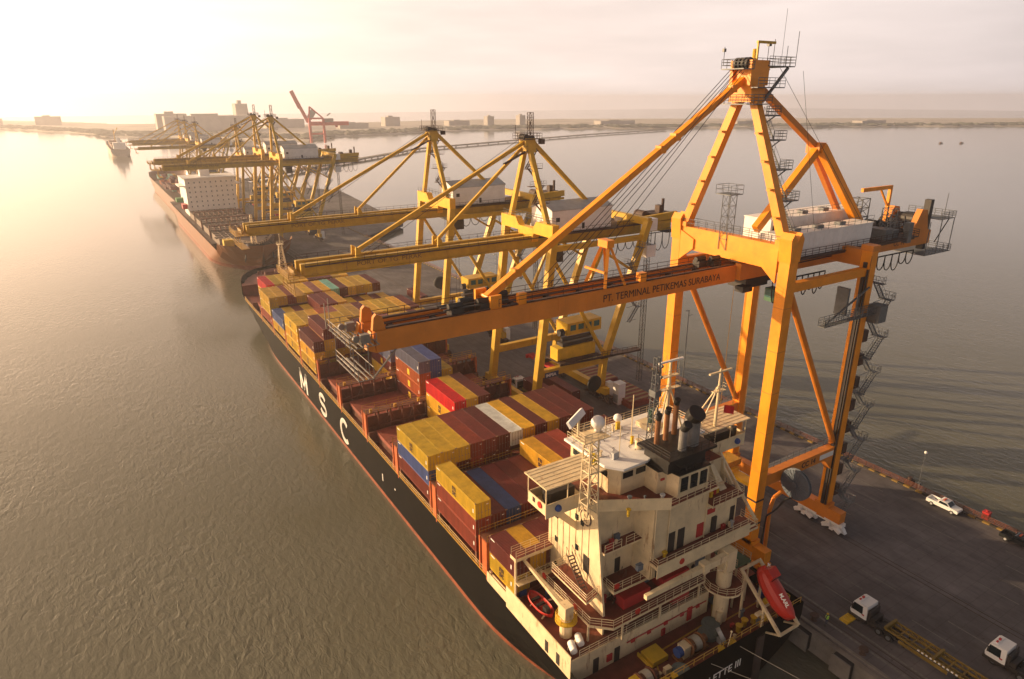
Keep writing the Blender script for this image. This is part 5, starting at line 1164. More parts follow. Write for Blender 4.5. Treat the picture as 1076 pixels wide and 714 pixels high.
    b = MB(); b.box(x0+1,x0+2,ya-.04,ya-.01,45.3,46.2); b.box(x0+8,x0+8.7,ya-.04,ya-.01,43.3,44.6); b.box(x0-.04,x0-.01,ya+1.5,ya+2.2,45.2,46); obj('window', b, DARK, mh, split=True)
    b = MB(); b.box(80,108,yc-5.4,yc+5.2,42.7,42.82); b.rail([(80,yc-5.4,42.8),(108,yc-5.4,42.8),(108,yc+5.2,42.8)],1.1,(.55,1.1),1.8,.04); b.box(104,112,yc-1.3,yc+1.3,42.6,44); b.tube((111,yc-1.5,44),(111,yc+1.5,44),1.0,14); b.box(113,119,yc-2.4,yc+2.4,42.5,44.2); b.box(117,121,yc-3,yc+3,39.4,39.5); b.rail([(117,yc-3,39.5),(121,yc-3,39.5),(121,yc+3,39.5)],1.1,(.55,1.1),1.2,.05); b.box(115,116.2,yc-2,yc-.5,44.2,46); b.tube((118,yc,44),(118,yc,47.2),.35,8); obj('backreach_machinery', b, DECKB, t)
    b = MB(); b.bar((101,yc-3.6,43.0),(119,yc-3.6,43.8),.9,1.6); b.box(101,119,yc-3.9,yc-3.3,42.0,42.6); obj('backreach_frame', b, YELLOW, t)
    for z in (36.0, 42.0):
        b = MB(); b.box(104.6,107.4,yc-9.6,yc-7.2,z,z+2.7); obj('lift_cabin', b, WHITE, t)
    b = MB(); b.lattice((106,yc-8.4),.9,5,42,1.2,.06); obj('lift_mast', b, DARK, t)
    festoon(t, yc-3.0, 39.8, 97, 118, 9, 4.2); festoon(t, yc+2.6, 39.8, 88, 100, 4, 3.6)
    b = MB(); b.box(80.5,92.0,y0-1.5,y0+4.4,15.3,15.45); b.rail([(80.5,y0-1.5,15.45),(104,y0-1.5,14.4)],1.1,(.55,1.1),1.5,.05); b.box(92,104,y0-1.5,y0+.4,14.25,14.4); b.bar((80.5,y0-1.3,15.1),(104,y0-1.3,14.1),.25,.4); obj('portal_walkway', b, DECKB, t)
    b = MB(); b.box(80.9,91.4,y0+.2,y0+3.0,15.5,18.3)
    for i in range(9): b.box(81.2+i*1.15,81.3+i*1.15,y0+.16,y0+.2,15.6,18.2)
    eh = obj('electrical_house', b, YEL, t)
    b = MB(); b.box(82.5,91,y0+.6,y0+2.8,18.35,19.2); b.tube((82.5,y0+1.2,19.9),(90.5,y0+1.2,19.9),.5,8); b.tube((82.2,y0+1.8,21.4),(83.4,y0+1.8,21.4),.8,12); obj('resistor_bank', b, DARK, eh)
    b = MB(); b.box(84,93.5,y0+1,y0+5.2,20.6,23.4); oh = obj('control_house', b, YELLOW, t)
    b = MB()
    for i in range(4): b.box(84.8+i*2.2,86.3+i*2.2,y0+.96,y0+.99,21.6,22.9)
    obj('window', b, TEAL, oh, split=True)
    b = MB(); b.box(77.0,80.6,y0-.75,y0-.62,12.6,13.8); sg = obj('sign_plate', b, mat('deep_blue_sign',(.03,.05,.12),.5) if not bpy.data.materials.get('deep_blue_sign') else bpy.data.materials['deep_blue_sign'], t)
    text('sign_lettering', 'IMPSA', .95, (77.15,y0-.77,12.85), (1,0,0), (0,0,1), LETTER, sg, .004, sx=1.1, bold=.03)
    stair_tower(t, 99.0, y0-2.0, 22.0, 39.0, 3.4, 2.4); 
    b = MB(); b.lathe([(1.9,-.2),(1.95,0),(1.9,.2),(1.3,.22),(.3,.22),(.3,-.22)],(XL-3,y0-1.4,8.6),(0,1,0),24); obj('cable_reel', b, BLACK, t)
    b = MB(); b.box(XL+.9,XL+2.3,y0-2,y0-.6,4.6,8.0); obj('electrical_cabinet', b, WHITE, t)
    b = MB(); b.box(66+15,71+15,yc-2.2,yc+2.2,39.0,39.8); b.box(67+15,70+15,yc-4.6,yc-2.4,36.6,39.2); tr = obj('trolley', b, DARK, t)
    b = MB()
    for x in (82,85):
        for y in (-1,1): b.tube((x,yc+y,39),(x,yc+y,13),.05,4)
    b.box(81.5,85.5,yc-1.2,yc+1.2,12.2,13); obj('headblock', b, DARK, tr)
    b = MB(); b.box(82.7,84.3,yc-6.1,yc+6.1,11.4,12.0); b.box(82.4,84.6,yc-6.2,yc-5.6,11.1,12); b.box(82.4,84.6,yc+5.6,yc+6.2,11.1,12); obj('spreader', b, REDBOX, tr)
    return t
C2 = craneB(120.2, 'yellow container crane next to the orange one, with its boom just behind the orange boom', 'PORT OF TG. PERAK')
labs = ['yellow container crane third along the wharf, boom tip over the second ship bow',
 'yellow crane of the middle trio nearest the viewer, white machinery house beside the second ship',
 'middle yellow crane of the trio beside the second ship deckhouse',
 'farthest yellow crane of the trio beside the second ship, lowest peak of the three',
 'nearest of the three hazy yellow cranes at the far end of the wharf',
 'middle one of the three hazy yellow cranes at the far end of the wharf',
 'farthest of the three hazy yellow cranes at the end of the wharf']
for (yc, s, lab) in zip((166.0, 341.5, 378.0, 428.0, 588.0, 646.0, 690.0), (1, 1, 1, .88, .84, .84, .84), labs):
    c = copy_tree(C2); c.location = (84.2, yc, QZ) if s == 1 else (75 + 9.2*s, yc, QZ); c.scale = (s, s, s); c['label'] = lab
# red crane with its boom raised, across the basin
rc = thing('raised_boom_crane', 'hazy red container crane with its boom raised, beyond the far yellow cranes', 'crane', (337.6, 1146, 2))
def RP(a, h, w=0): 
    d = V((.95, -.31, 0)); e = V((.31, .95, 0)); p = V((325, 1146, 2)) + d*a + e*w; return (p.x, p.y, 2 + h)
b = MB()
for w in (-9, 9):
    for a in (0, 22): b.bar(RP(a,0,w), RP(a,38,w), 3.0)
    b.bar(RP(0,14,w), RP(22,14,w), 2.0); b.bar(RP(0,38,w), RP(22,38,w), 2.2); b.bar(RP(0,38,w), RP(2,56,w*.4), 2.0); b.bar(RP(2,56,w*.4), RP(22,38,w), 1.6)
obj('portal_frame', b, RED_P, rc)
b = MB(); b.bar(RP(-2,30,-3), RP(62,30,-3), 3.0, 6.0); b.bar(RP(-2,30,3), RP(62,30,3), 3.0, 6.0); b.bar(RP(40,26,0), RP(44,26,0), 8, 4); obj('backreach_girder', b, RED_P, rc)
b = MB(); b.bar(RP(-2,32,-2.5), RP(-24,80,-2.5), 3.0, 5.0); b.bar(RP(-2,32,2.5), RP(-24,80,2.5), 3.0, 5.0); b.bar(RP(-13,54,0), RP(-24,80,0), 7, 6); obj('boom', b, RED_P, rc)
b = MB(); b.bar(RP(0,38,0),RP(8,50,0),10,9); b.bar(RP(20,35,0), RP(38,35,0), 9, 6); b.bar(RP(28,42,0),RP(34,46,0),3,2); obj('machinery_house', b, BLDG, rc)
# ------------------------------------------------------------------ other ships
def ship2(label, xc, ys, yb, hb, zd, zf, mats, red=.95):
    t = thing('container_ship', label, 'ship', (xc, (ys+yb)/2, 0))
    s = hull_mesh(xc, ys, yb, hb, zd, zf, 1, mats, t, full=.06 if ys > 400 else 0, red=red); return t, s
S2, s2 = ship2('black hulled cargo ship with empty hatches behind the loaded ship, bow towards the viewer', 57.0, 462, 287, 15.6, 9.5, 13.0, [mat('brown_orange_hull',(.26,.095,.018),.30,var=.2,scale=.2,rust=.2), HULLR], 2.3)
b = MB(); 
for k in range(40):
    ya = 300 + k*4.4; b.box(42.0,70.0,ya,ya+4.4,8.9,9.2) if ya > 318 else b.box(56-(ya-290)*.45,56+(ya-290)*.45,ya,ya+4.4,11.9,12.1)
obj('main_deck', b, DECKB, S2)
GH = mat('grey_brown_hatch', (.20,.15,.12), .7, var=.3, scale=.4, rust=.3)
for ya in (314, 338, 362, 384):
    b = MB(); b.box(44.5,67.5,ya,ya+20,9.2,12.2)
    for i in range(1,9): b.box(44.5+i*2.55-.12,44.5+i*2.55+.12,ya-.1,ya+20.1,12.2,12.5)
    for i in range(5): b.box(44.4,67.6,ya+i*5-.12,ya+i*5+.12,12.2,12.55)
    obj('hatch_cover', b, GH, S2)
b = MB()
for y in (336,360,383):
    for i in range(11): b.box(44+i*2.4-.2,44+i*2.4+.2,y-.4,y+.4,9.2,14.5)
    b.box(43.8,68.2,y-.6,y+.6,14.5,14.9)
obj('lashing_bridge', b, LASH, S2)
b = MB(); b.box(44.8,70.4,408,426,9.2,29.2); b.box(41.6,44.8,409,424,25,25.6); b.box(70.4,73.4,409,424,25,25.6); b.box(43.6,71.6,407.5,427,29.2,29.6); b.box(54,59,416,422,29.6,33); h2 = obj('deckhouse', b, WHITE, S2)
b = MB()
for r_ in range(7):
    for c_ in range(9): b.box(46.4+c_*2.75,46.95+c_*2.75,407.9,407.98,11.4+r_*2.55,12.2+r_*2.55)
obj('window', b, LBLUE, h2, split=True)
b = MB(); b.box(42.2,44.4,410,416,13,15.5); obj('lifeboat_cradle', b, REDBOAT, S2)
b = MB()
for y in range(300, 420, 4):
    w = min(14.6, (y-286)*.62+2); b.tube((56-w,y,9.6),(56-w,y,10.9),.12,4)
obj('deck_railing', b, LASH, S2)
b = MB(); b.box(44.6,48.6,303,307,9.5,13.6); obj('windlass', b, YEL, S2)
b = MB(); b.lattice((56,299),2.0,12,24,2,.16,.7); obj('foremast', b, CREAM, S2)
b = MB()
for s in (-1,1): b.prism([(56+s*5.2,291.3,7.4),(56+s*6.2,292.0,7.4),(56+s*5.9,291.6,5.6)],(0,-.5,0)); b.box(56+s*5.6-.2,56+s*5.6+.2,290.6,291.6,7.2,9)
obj('anchor', b, DARK, S2, split=True)
b = MB(); b.rail([(44.6,318,9.5),(47,306,13),(51,296,13),(56,289,13),(61,296,13),(65,306,13)],1.1,(.55,1.1),2,.06); obj('bow_railing', b, CREAM, S2)
S3, s3 = ship2('hazy container ship with a green stern, beyond the ship with empty hatches', 60.0, 470, 668, 15.0, 9.0, 12.0, [mat('rust_brown_hull',(.20,.085,.03),.35,var=.3), HULLR])
b = MB(); b.box(45.5,74.5,474,612,8.6,9.0); obj('main_deck', b, DECKB, S3)
b = MB(); b.box(47.5,72.5,469.6,469.95,2.5,9.2); b.box(45.4,52,470.5,476,9.0,11.5); obj('stern_plating', b, mat('bright_green_paint',(.03,.24,.05),.4), S3)
b = MB(); b.box(50,72,475,487,9,23); obj('deckhouse', b, WHITE, S3)
k = 0
for ya in (492, 507, 522, 537, 552, 567):
    for c_ in range(5):
        n = random.choice((2,3)) 
        ch = random.choice('MMRyPTO'); k += 1
        put_container(ch, 45.2 + c_*2.49, ya, 9.0 + (n-1)*2.6, f'hazy {CN[ch]} container, green sterned ship, {ORD[c_] if c_ else "outermost"} in bay {["nearest its deckhouse","second from its deckhouse","third from its deckhouse","fourth from its deckhouse","fifth from its deckhouse","nearest its bow"][(ya-492)//15]}', 'containers on the green sterned ship', True, False)
for i, (x, y, l_, lab, m_) in enumerate(((44, 1100, 150, 'faint tan cargo ship in the haze near the end of the wharf', mat('haze_paled_hull',(.5,.40,.32),.6)),)):  # haze fade is put into the hull colour, boot-top included
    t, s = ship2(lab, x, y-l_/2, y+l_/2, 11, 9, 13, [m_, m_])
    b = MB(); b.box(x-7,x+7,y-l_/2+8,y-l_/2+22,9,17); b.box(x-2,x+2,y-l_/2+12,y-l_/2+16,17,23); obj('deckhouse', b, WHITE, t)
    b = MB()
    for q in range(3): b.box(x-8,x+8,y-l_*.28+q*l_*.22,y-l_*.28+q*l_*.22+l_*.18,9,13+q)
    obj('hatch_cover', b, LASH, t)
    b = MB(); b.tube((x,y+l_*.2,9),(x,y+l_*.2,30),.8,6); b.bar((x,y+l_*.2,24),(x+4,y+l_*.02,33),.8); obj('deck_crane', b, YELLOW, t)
for i, (x, y, lab) in enumerate(((1191,593,'tiny dark fishing boat on the strait, nearer the orange crane'),(1219,575,'tiny dark fishing boat on the strait, farther from the orange crane'))):
    t = thing('fishing_boat', lab, 'boat', (x,y,0), 'small boats on the strait')
    b = MB(); b.prism([(x-5,y-1.2,.2),(x+4,y-1.2,.2),(x+6,y,.2),(x+4,y+1.2,.2),(x-5,y+1.2,.2)],(0,0,1.1)); obj('hull', b, DECKB, t); b = MB(); b.box(x-3,x,y-.9,y+.9,1.3,2.4); obj('cabin', b, LASH, t)

# ------------------------------------------------------------------ far buildings
rs = random.Random(11)
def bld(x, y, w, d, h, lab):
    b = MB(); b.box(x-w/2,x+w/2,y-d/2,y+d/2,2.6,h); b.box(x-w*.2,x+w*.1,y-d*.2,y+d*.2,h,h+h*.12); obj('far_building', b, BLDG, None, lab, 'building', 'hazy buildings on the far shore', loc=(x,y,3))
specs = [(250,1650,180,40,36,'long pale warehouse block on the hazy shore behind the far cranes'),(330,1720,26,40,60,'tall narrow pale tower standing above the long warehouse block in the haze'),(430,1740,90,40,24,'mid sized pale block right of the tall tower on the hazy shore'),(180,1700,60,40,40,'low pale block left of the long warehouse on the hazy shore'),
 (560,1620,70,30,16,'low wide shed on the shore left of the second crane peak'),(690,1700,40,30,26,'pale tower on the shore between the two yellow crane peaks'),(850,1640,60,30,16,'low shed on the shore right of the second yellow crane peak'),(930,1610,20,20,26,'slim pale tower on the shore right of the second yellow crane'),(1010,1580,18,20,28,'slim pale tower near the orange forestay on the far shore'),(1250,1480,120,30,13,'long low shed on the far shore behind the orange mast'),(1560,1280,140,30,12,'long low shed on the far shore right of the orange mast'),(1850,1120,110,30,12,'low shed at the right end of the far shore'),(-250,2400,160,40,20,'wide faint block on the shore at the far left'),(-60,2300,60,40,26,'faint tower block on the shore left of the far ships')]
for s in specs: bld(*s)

# ------------------------------------------------------------------ vehicles
def wheel(mbt, mbr, x, y, z, r, w):
    mbt.tube((x-w/2,y,z),(x+w/2,y,z),r,18); mbr.tube((x-w/2-.02,y,z),(x+w/2+.02,y,z),r*.55,12)
def pickup(x, y, label, m, cargo=None, crew=True):
    """nose towards -Y"""
    t = thing('pickup_truck', label, 'pickup', (x,y,QZ)); z = QZ
    def P(yy, zz, hw=.9): return [(x-hw,y+yy,z+zz),(x+hw,y+yy,z+zz)]
    b = MB(); prof = [(-2.6,.45),(-2.62,.75),(-2.5,.98),(-1.35,1.08),(-.75,1.62),(.35,1.68),(.55,1.62),(.75,1.06),(2.5,1.06),(2.55,.5)]
    b.prism([(x-.88,y+a,z+c) for a,c in prof[:8]]+[(x-.88,y+.75,z+.45)],(1.76,0,0)); b.box(x-.88,x+.88,y+.75,y+2.55,z+.45,z+.62); b.box(x-.88,x-.8,y+.75,y+2.55,z+.62,z+1.08); b.box(x+.8,x+.88,y+.75,y+2.55,z+.62,z+1.08); b.box(x-.8,x+.8,y+2.47,y+2.55,z+.62,z+1.08)
    body = obj('body', b, m, t)
    b = MB(); b.prism([(x-.75,y-1.33,z+1.12),(x+.75,y-1.33,z+1.12),(x+.68,y-.8,z+1.60),(x-.68,y-.8,z+1.60)],(0,-.03,.02))
    for s in (-1,1): b.prism([(x+s*.885,y-1.15,z+1.12),(x+s*.885,y-.72,z+1.56),(x+s*.885,y+.4,z+1.6),(x+s*.885,y+.55,z+1.12)],(s*.012,0,0))
    b.box(x-.65,x+.65,y+.66,y+.70,z+1.2,z+1.5); obj('window', b, GLASS, body, split=True)
    for yy in (-1.7,1.6):
        for s in (-1,1):
            a = MB(); c = MB(); wheel(a,c,x+s*.8,y+yy,z+.36,.36,.24); w_ = obj('wheel', a, TYRE, t); obj('rim', c, GREYL, w_)
    for s in (-1,1): b = MB(); b.box(x+s*.62-.2,x+s*.62+.2,y-2.66,y-2.6,z+.72,z+.9); obj('headlight', b, LETTER, t)
    b = MB(); b.box(x-.85,x+.85,y-2.72,y-2.6,z+.42,z+.62); obj('bumper', b, DARK, t)
    b = MB(); b.box(x-.45,x+.45,y-.15,y+.1,z+1.68,z+1.8); obj('warning_light', b, mat('red_lamp',(.6,.1,.03),.3), t)
    return t
CARW = mat('white_car_paint',(.78,.78,.78),.3,var=.05); CARK = mat('black_car_paint',(.02,.022,.022),.3,var=.05)
pickup(115.2, 44.6, 'white pickup truck parked by the yellow and black kerb', CARW)
pickup(114.9, 33.0, 'dark pickup truck by the kerb, nearest the red hydrant box', CARK)
def tractor(x, y, label, fl=False):
    """cab-over terminal tractor, nose towards +Y"""
    t = thing('truck_tractor', label, 'truck', (x,y,QZ), 'tractor trucks on the wharf'); z = QZ
    b = MB(); b.prism([(x-1.2,y+2.6,z+.6),(x-1.2,y+2.75,z+1.4),(x-1.2,y+2.45,z+2.75),(x-1.2,y+2.2,z+2.95),(x-1.2,y+.55,z+2.95),(x-1.2,y+.45,z+.9)],(2.4,0,0)); cab = obj('cab', b, CARW, t)
    b = MB(); b.prism([(x-1.0,y+2.76,z+1.5),(x+1.0,y+2.76,z+1.5),(x+.95,y+2.47,z+2.7),(x-.95,y+2.47,z+2.7)],(0,.03,.01))
    for s in (-1,1): b.prism([(x+s*1.2,y+2.6,z+1.5),(x+s*1.2,y+2.38,z+2.65),(x+s*1.2,y+1.15,z+2.65),(x+s*1.2,y+1.05,z+1.5)],(s*.02,0,0))
    obj('window', b, GLASS, cab, split=True)
    b = MB(); b.box(x-.9,x+.9,y+1.7,y+2.1,z+2.96,z+3.1); b.cur=1; b.box(x-.15,x+.15,y+1.8,y+2.05,z+3.1,z+3.3); b.box(x-.8,x-.5,y+1.85,y+2.05,z+3.1,z+3.22); obj('roof_lamp', b, [CARW, REDBOX], cab)
    b = MB(); b.box(x-1.21,x-1.19,y+.8,y+1.15,z+1.35,z+1.55); obj('door_badge', b, REDBOX, cab)
    b = MB()
    for s in (-1,1): b.box(x+s*1.42-.1,x+s*1.42+.1,y+2.35,y+2.5,z+1.7,z+2.4); b.bar((x+s*1.2,y+2.4,z+2.5),(x+s*1.42,y+2.4,z+2.4),.04)
    b.box(x-1.23,x+1.23,y+2.55,y+2.88,z+.4,z+.95); b.box(x-1.22,x+1.22,y+.5,y+2.6,z+.4,z+.86); obj('mirror', b, DARK, cab, split=True)
    b = MB(); b.box(x-.5,x-.32,y-3.4,y+2.4,z+.75,z+1.05); b.box(x+.32,x+.5,y-3.4,y+2.4,z+.75,z+1.05); b.box(x-1.1,x-.55,y-.9,y+.3,z+.5,z+1.1); b.box(x+.55,x+1.1,y-.9,y+.3,z+.5,z+1.1); b.box(x-.75,x+.75,y-2.6,y-1.5,z+1.05,z+1.25); b.box(x-1.1,x+1.1,y+.05,y+.44,z+.7,z+2.5); b.box(x-1.0,x+1.0,y-.6,y+.0,z+.9,z+1.7); b.box(x-.95,x+.95,y-3.5,y-.9,z+.55,z+1.0); b.tube((x+.9,y+.2,z+1),(x+.9,y+.2,z+3),.09,6)
    for q in (-.5,-.1): b.box(x-.6,x+.6,y+q-.1,y+q+.1,z+1.05,z+1.5)
    obj('chassis', b, DARK, t)
    b = MB()
    for q in (-3.0,-1.2): b.box(x-1.2,x-.75,y+q-.6,y+q+.6,z+1.08,z+1.14); b.box(x+.75,x+1.2,y+q-.6,y+q+.6,z+1.08,z+1.14)
    obj('mudguard', b, DARK, t, split=True)
    for yy, wd in ((1.7,.32),(-1.35,.6),(-2.65,.6)):
        for s in (-1,1):
            a = MB(); c = MB(); wheel(a,c,x+s*.98,y+yy,z+.52,.52,wd); w_ = obj('wheel', a, TYRE, t); obj('rim', c, GREY, w_)
    return t
T1 = tractor(78.9, 35.2, 'white tractor truck coupled to a yellow skeletal trailer by the wharf edge')
T2 = copy_tree(T1); T2.location = (86.2, 21.8, QZ); T2['label'] = 'white tractor truck at the lower right corner, standing further from the ship'
T3 = copy_tree(T1); T3.location = (80.2, 124.5, QZ); T3['label'] = 'white tractor truck half hidden by the leg of the second crane'
def trailer(x, y, label):
    t = thing('container_trailer', label, 'trailer', (x,y,QZ), 'container trailers on the wharf'); z = QZ
    b = MB()
    for s in (-.5,.5): b.box(x+s-.08,x+s+.08,y-12.4,y,z+1.3,z+1.6)
    for q in range(9): b.box(x-1.2,x+1.2,y-.3-q*1.5-.1,y-.3-q*1.5+.1,z+1.36,z+1.56)
    for s in (-1.2,1.2): b.box(x+s-.06,x+s+.06,y-12.4,y-.2,z+1.45,z+1.72)
    for q in (-.2,-6.2,-12.2): b.box(x-1.3,x+1.3,y+q-.15,y+q+.15,z+1.6,z+1.95)
    for q in range(8): 
        for s in (-1,1): b.bar((x+s*1.2,y-.8-q*1.5,z+1.6),(x+s*.5,y-1.5-q*1.5,z+1.5),.1)
    for s in (-1,1): b.bar((x+s*1.22,y-2,z+1.0),(x+s*1.22,y-8,z+1.0),.06,.5)
    obj('frame', b, mat('olive_trailer_paint',(.20,.13,.02),.6,var=.35,rust=.5), t)
    b = MB(); 
    for q in range(10): b.box(x-1.32,x-1.27,y-4.6-q*.5,y-4.35-q*.5,z+1.5,z+1.7)
    obj('reflective_strip', b, LETTER, t, split=True)
    b = MB(); b.box(x-.55,x-.4,y-2.6,y-2.4,z,z+1.3); b.box(x+.4,x+.55,y-2.6,y-2.4,z,z+1.3); obj('landing_leg', b, DARK, t, split=True)
    for yy in (-9.2,-10.5,-11.8):
        for s in (-1,1):
            a = MB(); c = MB(); wheel(a,c,x+s*.95,y+yy,z+.5,.5,.55); w_ = obj('wheel', a, TYRE, t); obj('rim', c, DARK, w_)
    return t
TR1 = trailer(78.9, 33.3, 'yellow skeletal trailer behind the tractor by the wharf edge')
TR2 = copy_tree(TR1); TR2.location = (86.2, 19.9, QZ); TR2['label'] = 'dark shadowed trailer behind the lower right corner tractor'
TR3 = copy_tree(TR1); TR3.location = (80.2, 122.6, QZ); TR3['label'] = 'trailer under the second crane carrying a maroon container'
put_container('M', 79.0, 110.0, QZ+1.96, 'maroon container on a trailer under the second crane', 'containers on the wharf', True, True)
for i, (c, x, y, z, lab) in enumerate((('M',86.5,113,QZ,'maroon container lying on the wharf under the second crane, beside hatch covers'),('M',90.5,205,QZ,'maroon container on the wharf beside the third crane'),('Y',96.5,262,QZ,'yellow container on the wharf before the farther trio of cranes'),('O',101,262,QZ,'rust orange container on the wharf before the farther trio of cranes'))):
    put_container(c, x, y, z, lab, 'containers on the wharf', True, True)
# landed hatch covers under the second crane
for i, (y, lab) in enumerate(((108.5,'nearest landed hatch cover under the second crane, brown with pale cross slats'),(121.5,'farther landed hatch cover under the second crane, brown with pale cross slats'))):
    t = thing('hatch_cover', lab, 'hatch cover', (99, y, QZ), 'hatch covers landed on the wharf')
    b = MB(); b.box(95.6,103.2,y-5.6,y+5.6,QZ,QZ+.9); b.box(95.8,103.0,y-5.4,y+5.4,QZ+.9,QZ+1.5); obj('panel', b, HATCH, t)
    b = MB()
    for q in range(7): b.box(95.9,102.9,y-5.0+q*1.6,y-4.4+q*1.6,QZ+1.502,QZ+1.62)
    obj('stiffener', b, mat('tan_wood_slat',(.35,.24,.12),.7,rust=.3) if not bpy.data.materials.get('tan_wood_slat') else bpy.data.materials['tan_wood_slat'], t)
# tyre fender reel, cabinets, lamps
t = thing('tyre_fender', 'big black rubber tyre fender standing on the wharf under the third crane', 'fender', (104.5,219,QZ)); b = MB()
b.lathe([(1.1,-.9),(1.9,-.8),(2.3,-.4),(2.3,.4),(1.9,.8),(1.1,.9)],(104.5,219,QZ+2.3),(0,1,0),28); obj('tyre', b, TYRE, t); b = MB(); b.lathe([(.2,-.5),(1.1,-.45),(1.1,.45),(.2,.5)],(104.5,219,QZ+2.3),(0,1,0),18); obj('hub', b, GREY, t)
t = thing('electric_cabinet', 'white cabinet on the wharf at the foot of the second crane', 'cabinet', (95.6,107,QZ)); b = MB(); b.box(94.6,96.6,106,108,QZ,QZ+5.0); b.box(94.5,96.7,105.9,108.1,QZ+5.0,QZ+5.15); obj('body', b, WHITE, t); b = MB(); b.box(94.56,94.59,106.2,107.8,QZ+.4,QZ+2.4); obj('door', b, GREYL, t)
def lamp(x, y, h, lab, two=True, name='lamp_post'):
    t = thing(name, lab, 'lamp post', (x,y,QZ)); b = MB(); b.tube((x,y,QZ),(x,y,QZ+h),.14,8,.08); b.box(x-.3,x+.3,y-.3,y+.3,QZ,QZ+.5); obj('pole', b, GREY, t)
    b = MB(); b.bar((x,y,QZ+h),(x-1.2,y-.6,QZ+h+.2),.09); b.bar((x,y,QZ+h-1.5),(x+1.0,y-.4,QZ+h-1.2),.08); ar = obj('arm', b, GREY, t)
    b = MB(); b.box(x-1.7,x-1.1,y-.85,y-.45,QZ+h+.1,QZ+h+.3); obj('lamp_head', b, GREYL, ar)
lamp(117.8, 108.5, 18.5, 'tall grey lamp post on the outer wharf edge, seen between the orange crane legs')
lamp(118.0, 200, 15, 'grey lamp post on the outer wharf edge under the boom of the second crane')
lamp(118.0, 262, 16, 'grey lamp post on the outer wharf edge beyond the third crane')
lamp(118.0, 330, 16, 'grey lamp post at the bend of the outer wharf edge')
t = thing('navigation_light', 'thin pole with a white lamp on the outer wharf edge near the white pickup', 'light', (118.2,50.5,QZ)); b = MB(); b.tube((118.2,50.5,QZ),(118.2,50.5,QZ+7.0),.045,6); b.box(118.0,118.6,50.2,50.8,QZ-.2,QZ+.9); obj('pole', b, GREY, t); b = MB(); b.ball((118.2,50.5,QZ+7.1),.28,10); obj('lantern', b, LETTER, t)
b = MB(); b.box(117.3,118.3,51.2,52.6,QZ,QZ+1.0); b.tube((117.8,51.9,QZ+1),(117.8,51.9,QZ+1.5),.4,8); obj('mooring_hook', b, DECKB, None, 'rusty mooring hook box beside the thin light pole', 'mooring hook', loc=(117.8,51.9,QZ))
b = MB(); b.box(117.5,118.5,38.7,39.7,QZ,QZ+1.3); b.box(117.45,118.55,38.65,39.75,QZ+1.3,QZ+1.4); b.tube((118,39.2,QZ+1.4),(118,39.2,QZ+1.6),.2,8); obj('hydrant_box', b, REDBOX, None, 'red hydrant box on the outer kerb between the two pickups', 'hydrant box', loc=(118,39.2,QZ))
b = MB(); b.box(75.9,77.9,37.0,38.2,QZ+.01,QZ+.22); b.box(76.3,76.7,37.05,38.15,QZ+.22,QZ+.32); b.box(77.1,77.5,37.05,38.15,QZ+.22,QZ+.32); obj('yellow_pallet', b, YEL, None, 'flat yellow steel plate lying on the crane rail beside the trailer truck', 'plate', loc=(76.9,37.6,QZ))
# quay edge fenders and bollards
for k in range(9):
    y = 12 + k*7.0 - (0 if k < 6 else 0)
    if y > 62: break
    b = MB(); b.lathe([(.45,0),(.32,.2),(.32,.55),(.6,.7),(.55,.85)],(73.0,y,QZ+.0),(0,0,1),12); n_ = ['at the bottom edge of the view','second from the bottom edge','third from the bottom edge','abreast of the tractor truck','just astern of the ship','beside the stern of the ship','behind the lifeboat','hidden side by the provision crane'][k]
    obj('mooring_bollard', b, DECKB, None, f'rusty mooring bollard on the wharf edge, {n_}', 'bollard', 'bollards on the wharf edge', loc=(73.0,y,QZ))
for k in range(8):
    y = 16 + k*6.0
    b = MB(); b.box(70.2,71.0,y-1.2,y+1.2,.6,3.1); b.cur = 1; b.box(70.0,70.2,y-1.3,y+1.3,.5,3.2); n_ = ['lowest in view','second lowest in view','third lowest in view','just below the ship stern','beside the ship stern corner','under the lifeboat','under the deckhouse','under the bridge wing'][k]
    obj('dock_fender', b, [BLACK, CONC], None, f'black dock fender on the wharf face, {n_}', 'fender', 'fenders on the wharf face', loc=(70.6,y,1.8))
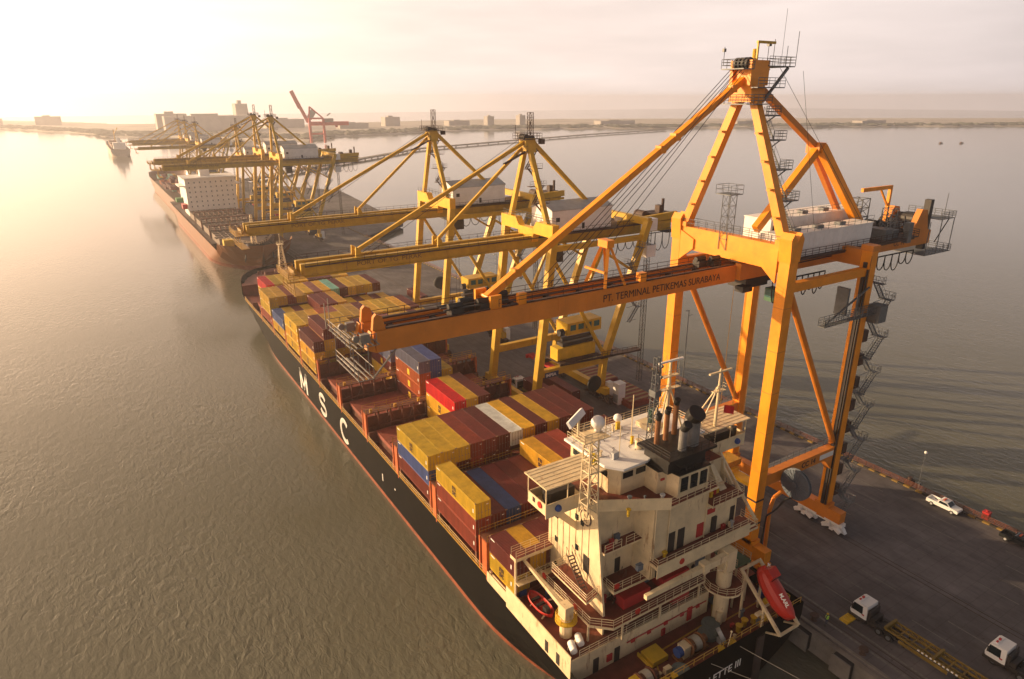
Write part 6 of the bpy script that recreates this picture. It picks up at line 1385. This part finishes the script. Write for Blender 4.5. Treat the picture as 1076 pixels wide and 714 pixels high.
# person in hi-vis vest on the wharf edge
def person(x, y, label, rz=0):
    t = thing('person', label, 'person', (x,y,QZ)); me = bpy.data.meshes.new('body')
    vs = [(0,0,.98),(0,0,1.2),(0,0,1.42),(0,0,1.52),(0,.01,1.66),(0,.0,1.76),(-.1,0,.92),(-.11,.02,.5),(-.11,0,.09),(-.11,.14,.04),(.1,0,.92),(.12,-.02,.5),(.12,-.04,.09),(.12,.1,.04),(-.2,0,1.4),(-.27,.0,1.12),(-.25,.12,.9),(.2,0,1.4),(.27,0,1.12),(.25,.1,.9),(-.24,.17,.82),(.24,.15,.82)]
    ed = [(0,1),(1,2),(2,3),(3,4),(4,5),(0,6),(6,7),(7,8),(8,9),(0,10),(10,11),(11,12),(12,13),(2,14),(14,15),(15,16),(16,20),(2,17),(17,18),(18,19),(19,21)]
    rd = [.15,.15,.15,.06,.11,.08,.09,.07,.05,.05,.09,.07,.05,.05,.07,.055,.04,.07,.055,.04,.04,.04]
    me.from_pydata([(a+x-ORG[t].x, c+y-ORG[t].y, z) for a,c,z in vs], ed, []); o = bpy.data.objects.new('body', me); COL.objects.link(o); o.parent = t; ORG[o] = ORG[t]
    md_ = o.modifiers.new('skin', 'SKIN'); sl = me.skin_vertices.new() if not me.skin_vertices else me.skin_vertices[0]
    sl = me.skin_vertices[0]
    for i, r_ in enumerate(rd): sl.data[i].radius = (r_, r_*.8)
    sl.data[0].use_root = True
    o.modifiers.new('sub', 'SUBSURF').levels = 1; o.modifiers['sub'].render_levels = 2; me.materials.append(mat('dark_trousers_cloth',(.05,.06,.09),.8))
    b = MB(); b.lathe([(.19,.95),(.21,1.15),(.22,1.38),(.12,1.47)],(x,y,QZ),(0,0,1),14); obj('vest', b, HIVIS, t, smooth=True)
    b = MB(); b.lathe([(.165,1.70),(.15,1.78),(.09,1.85),(.01,1.87)],(x,y,QZ),(0,0,1),12); obj('helmet', b, YEL, t)
    b = MB(); b.ball((x,y+.05,QZ+1.66),.115,10,1.15); obj('face', b, SKIN, t, smooth=True)
person(73.6, 38.6, 'person in a green hi-vis vest standing on the wharf edge astern of the ship')
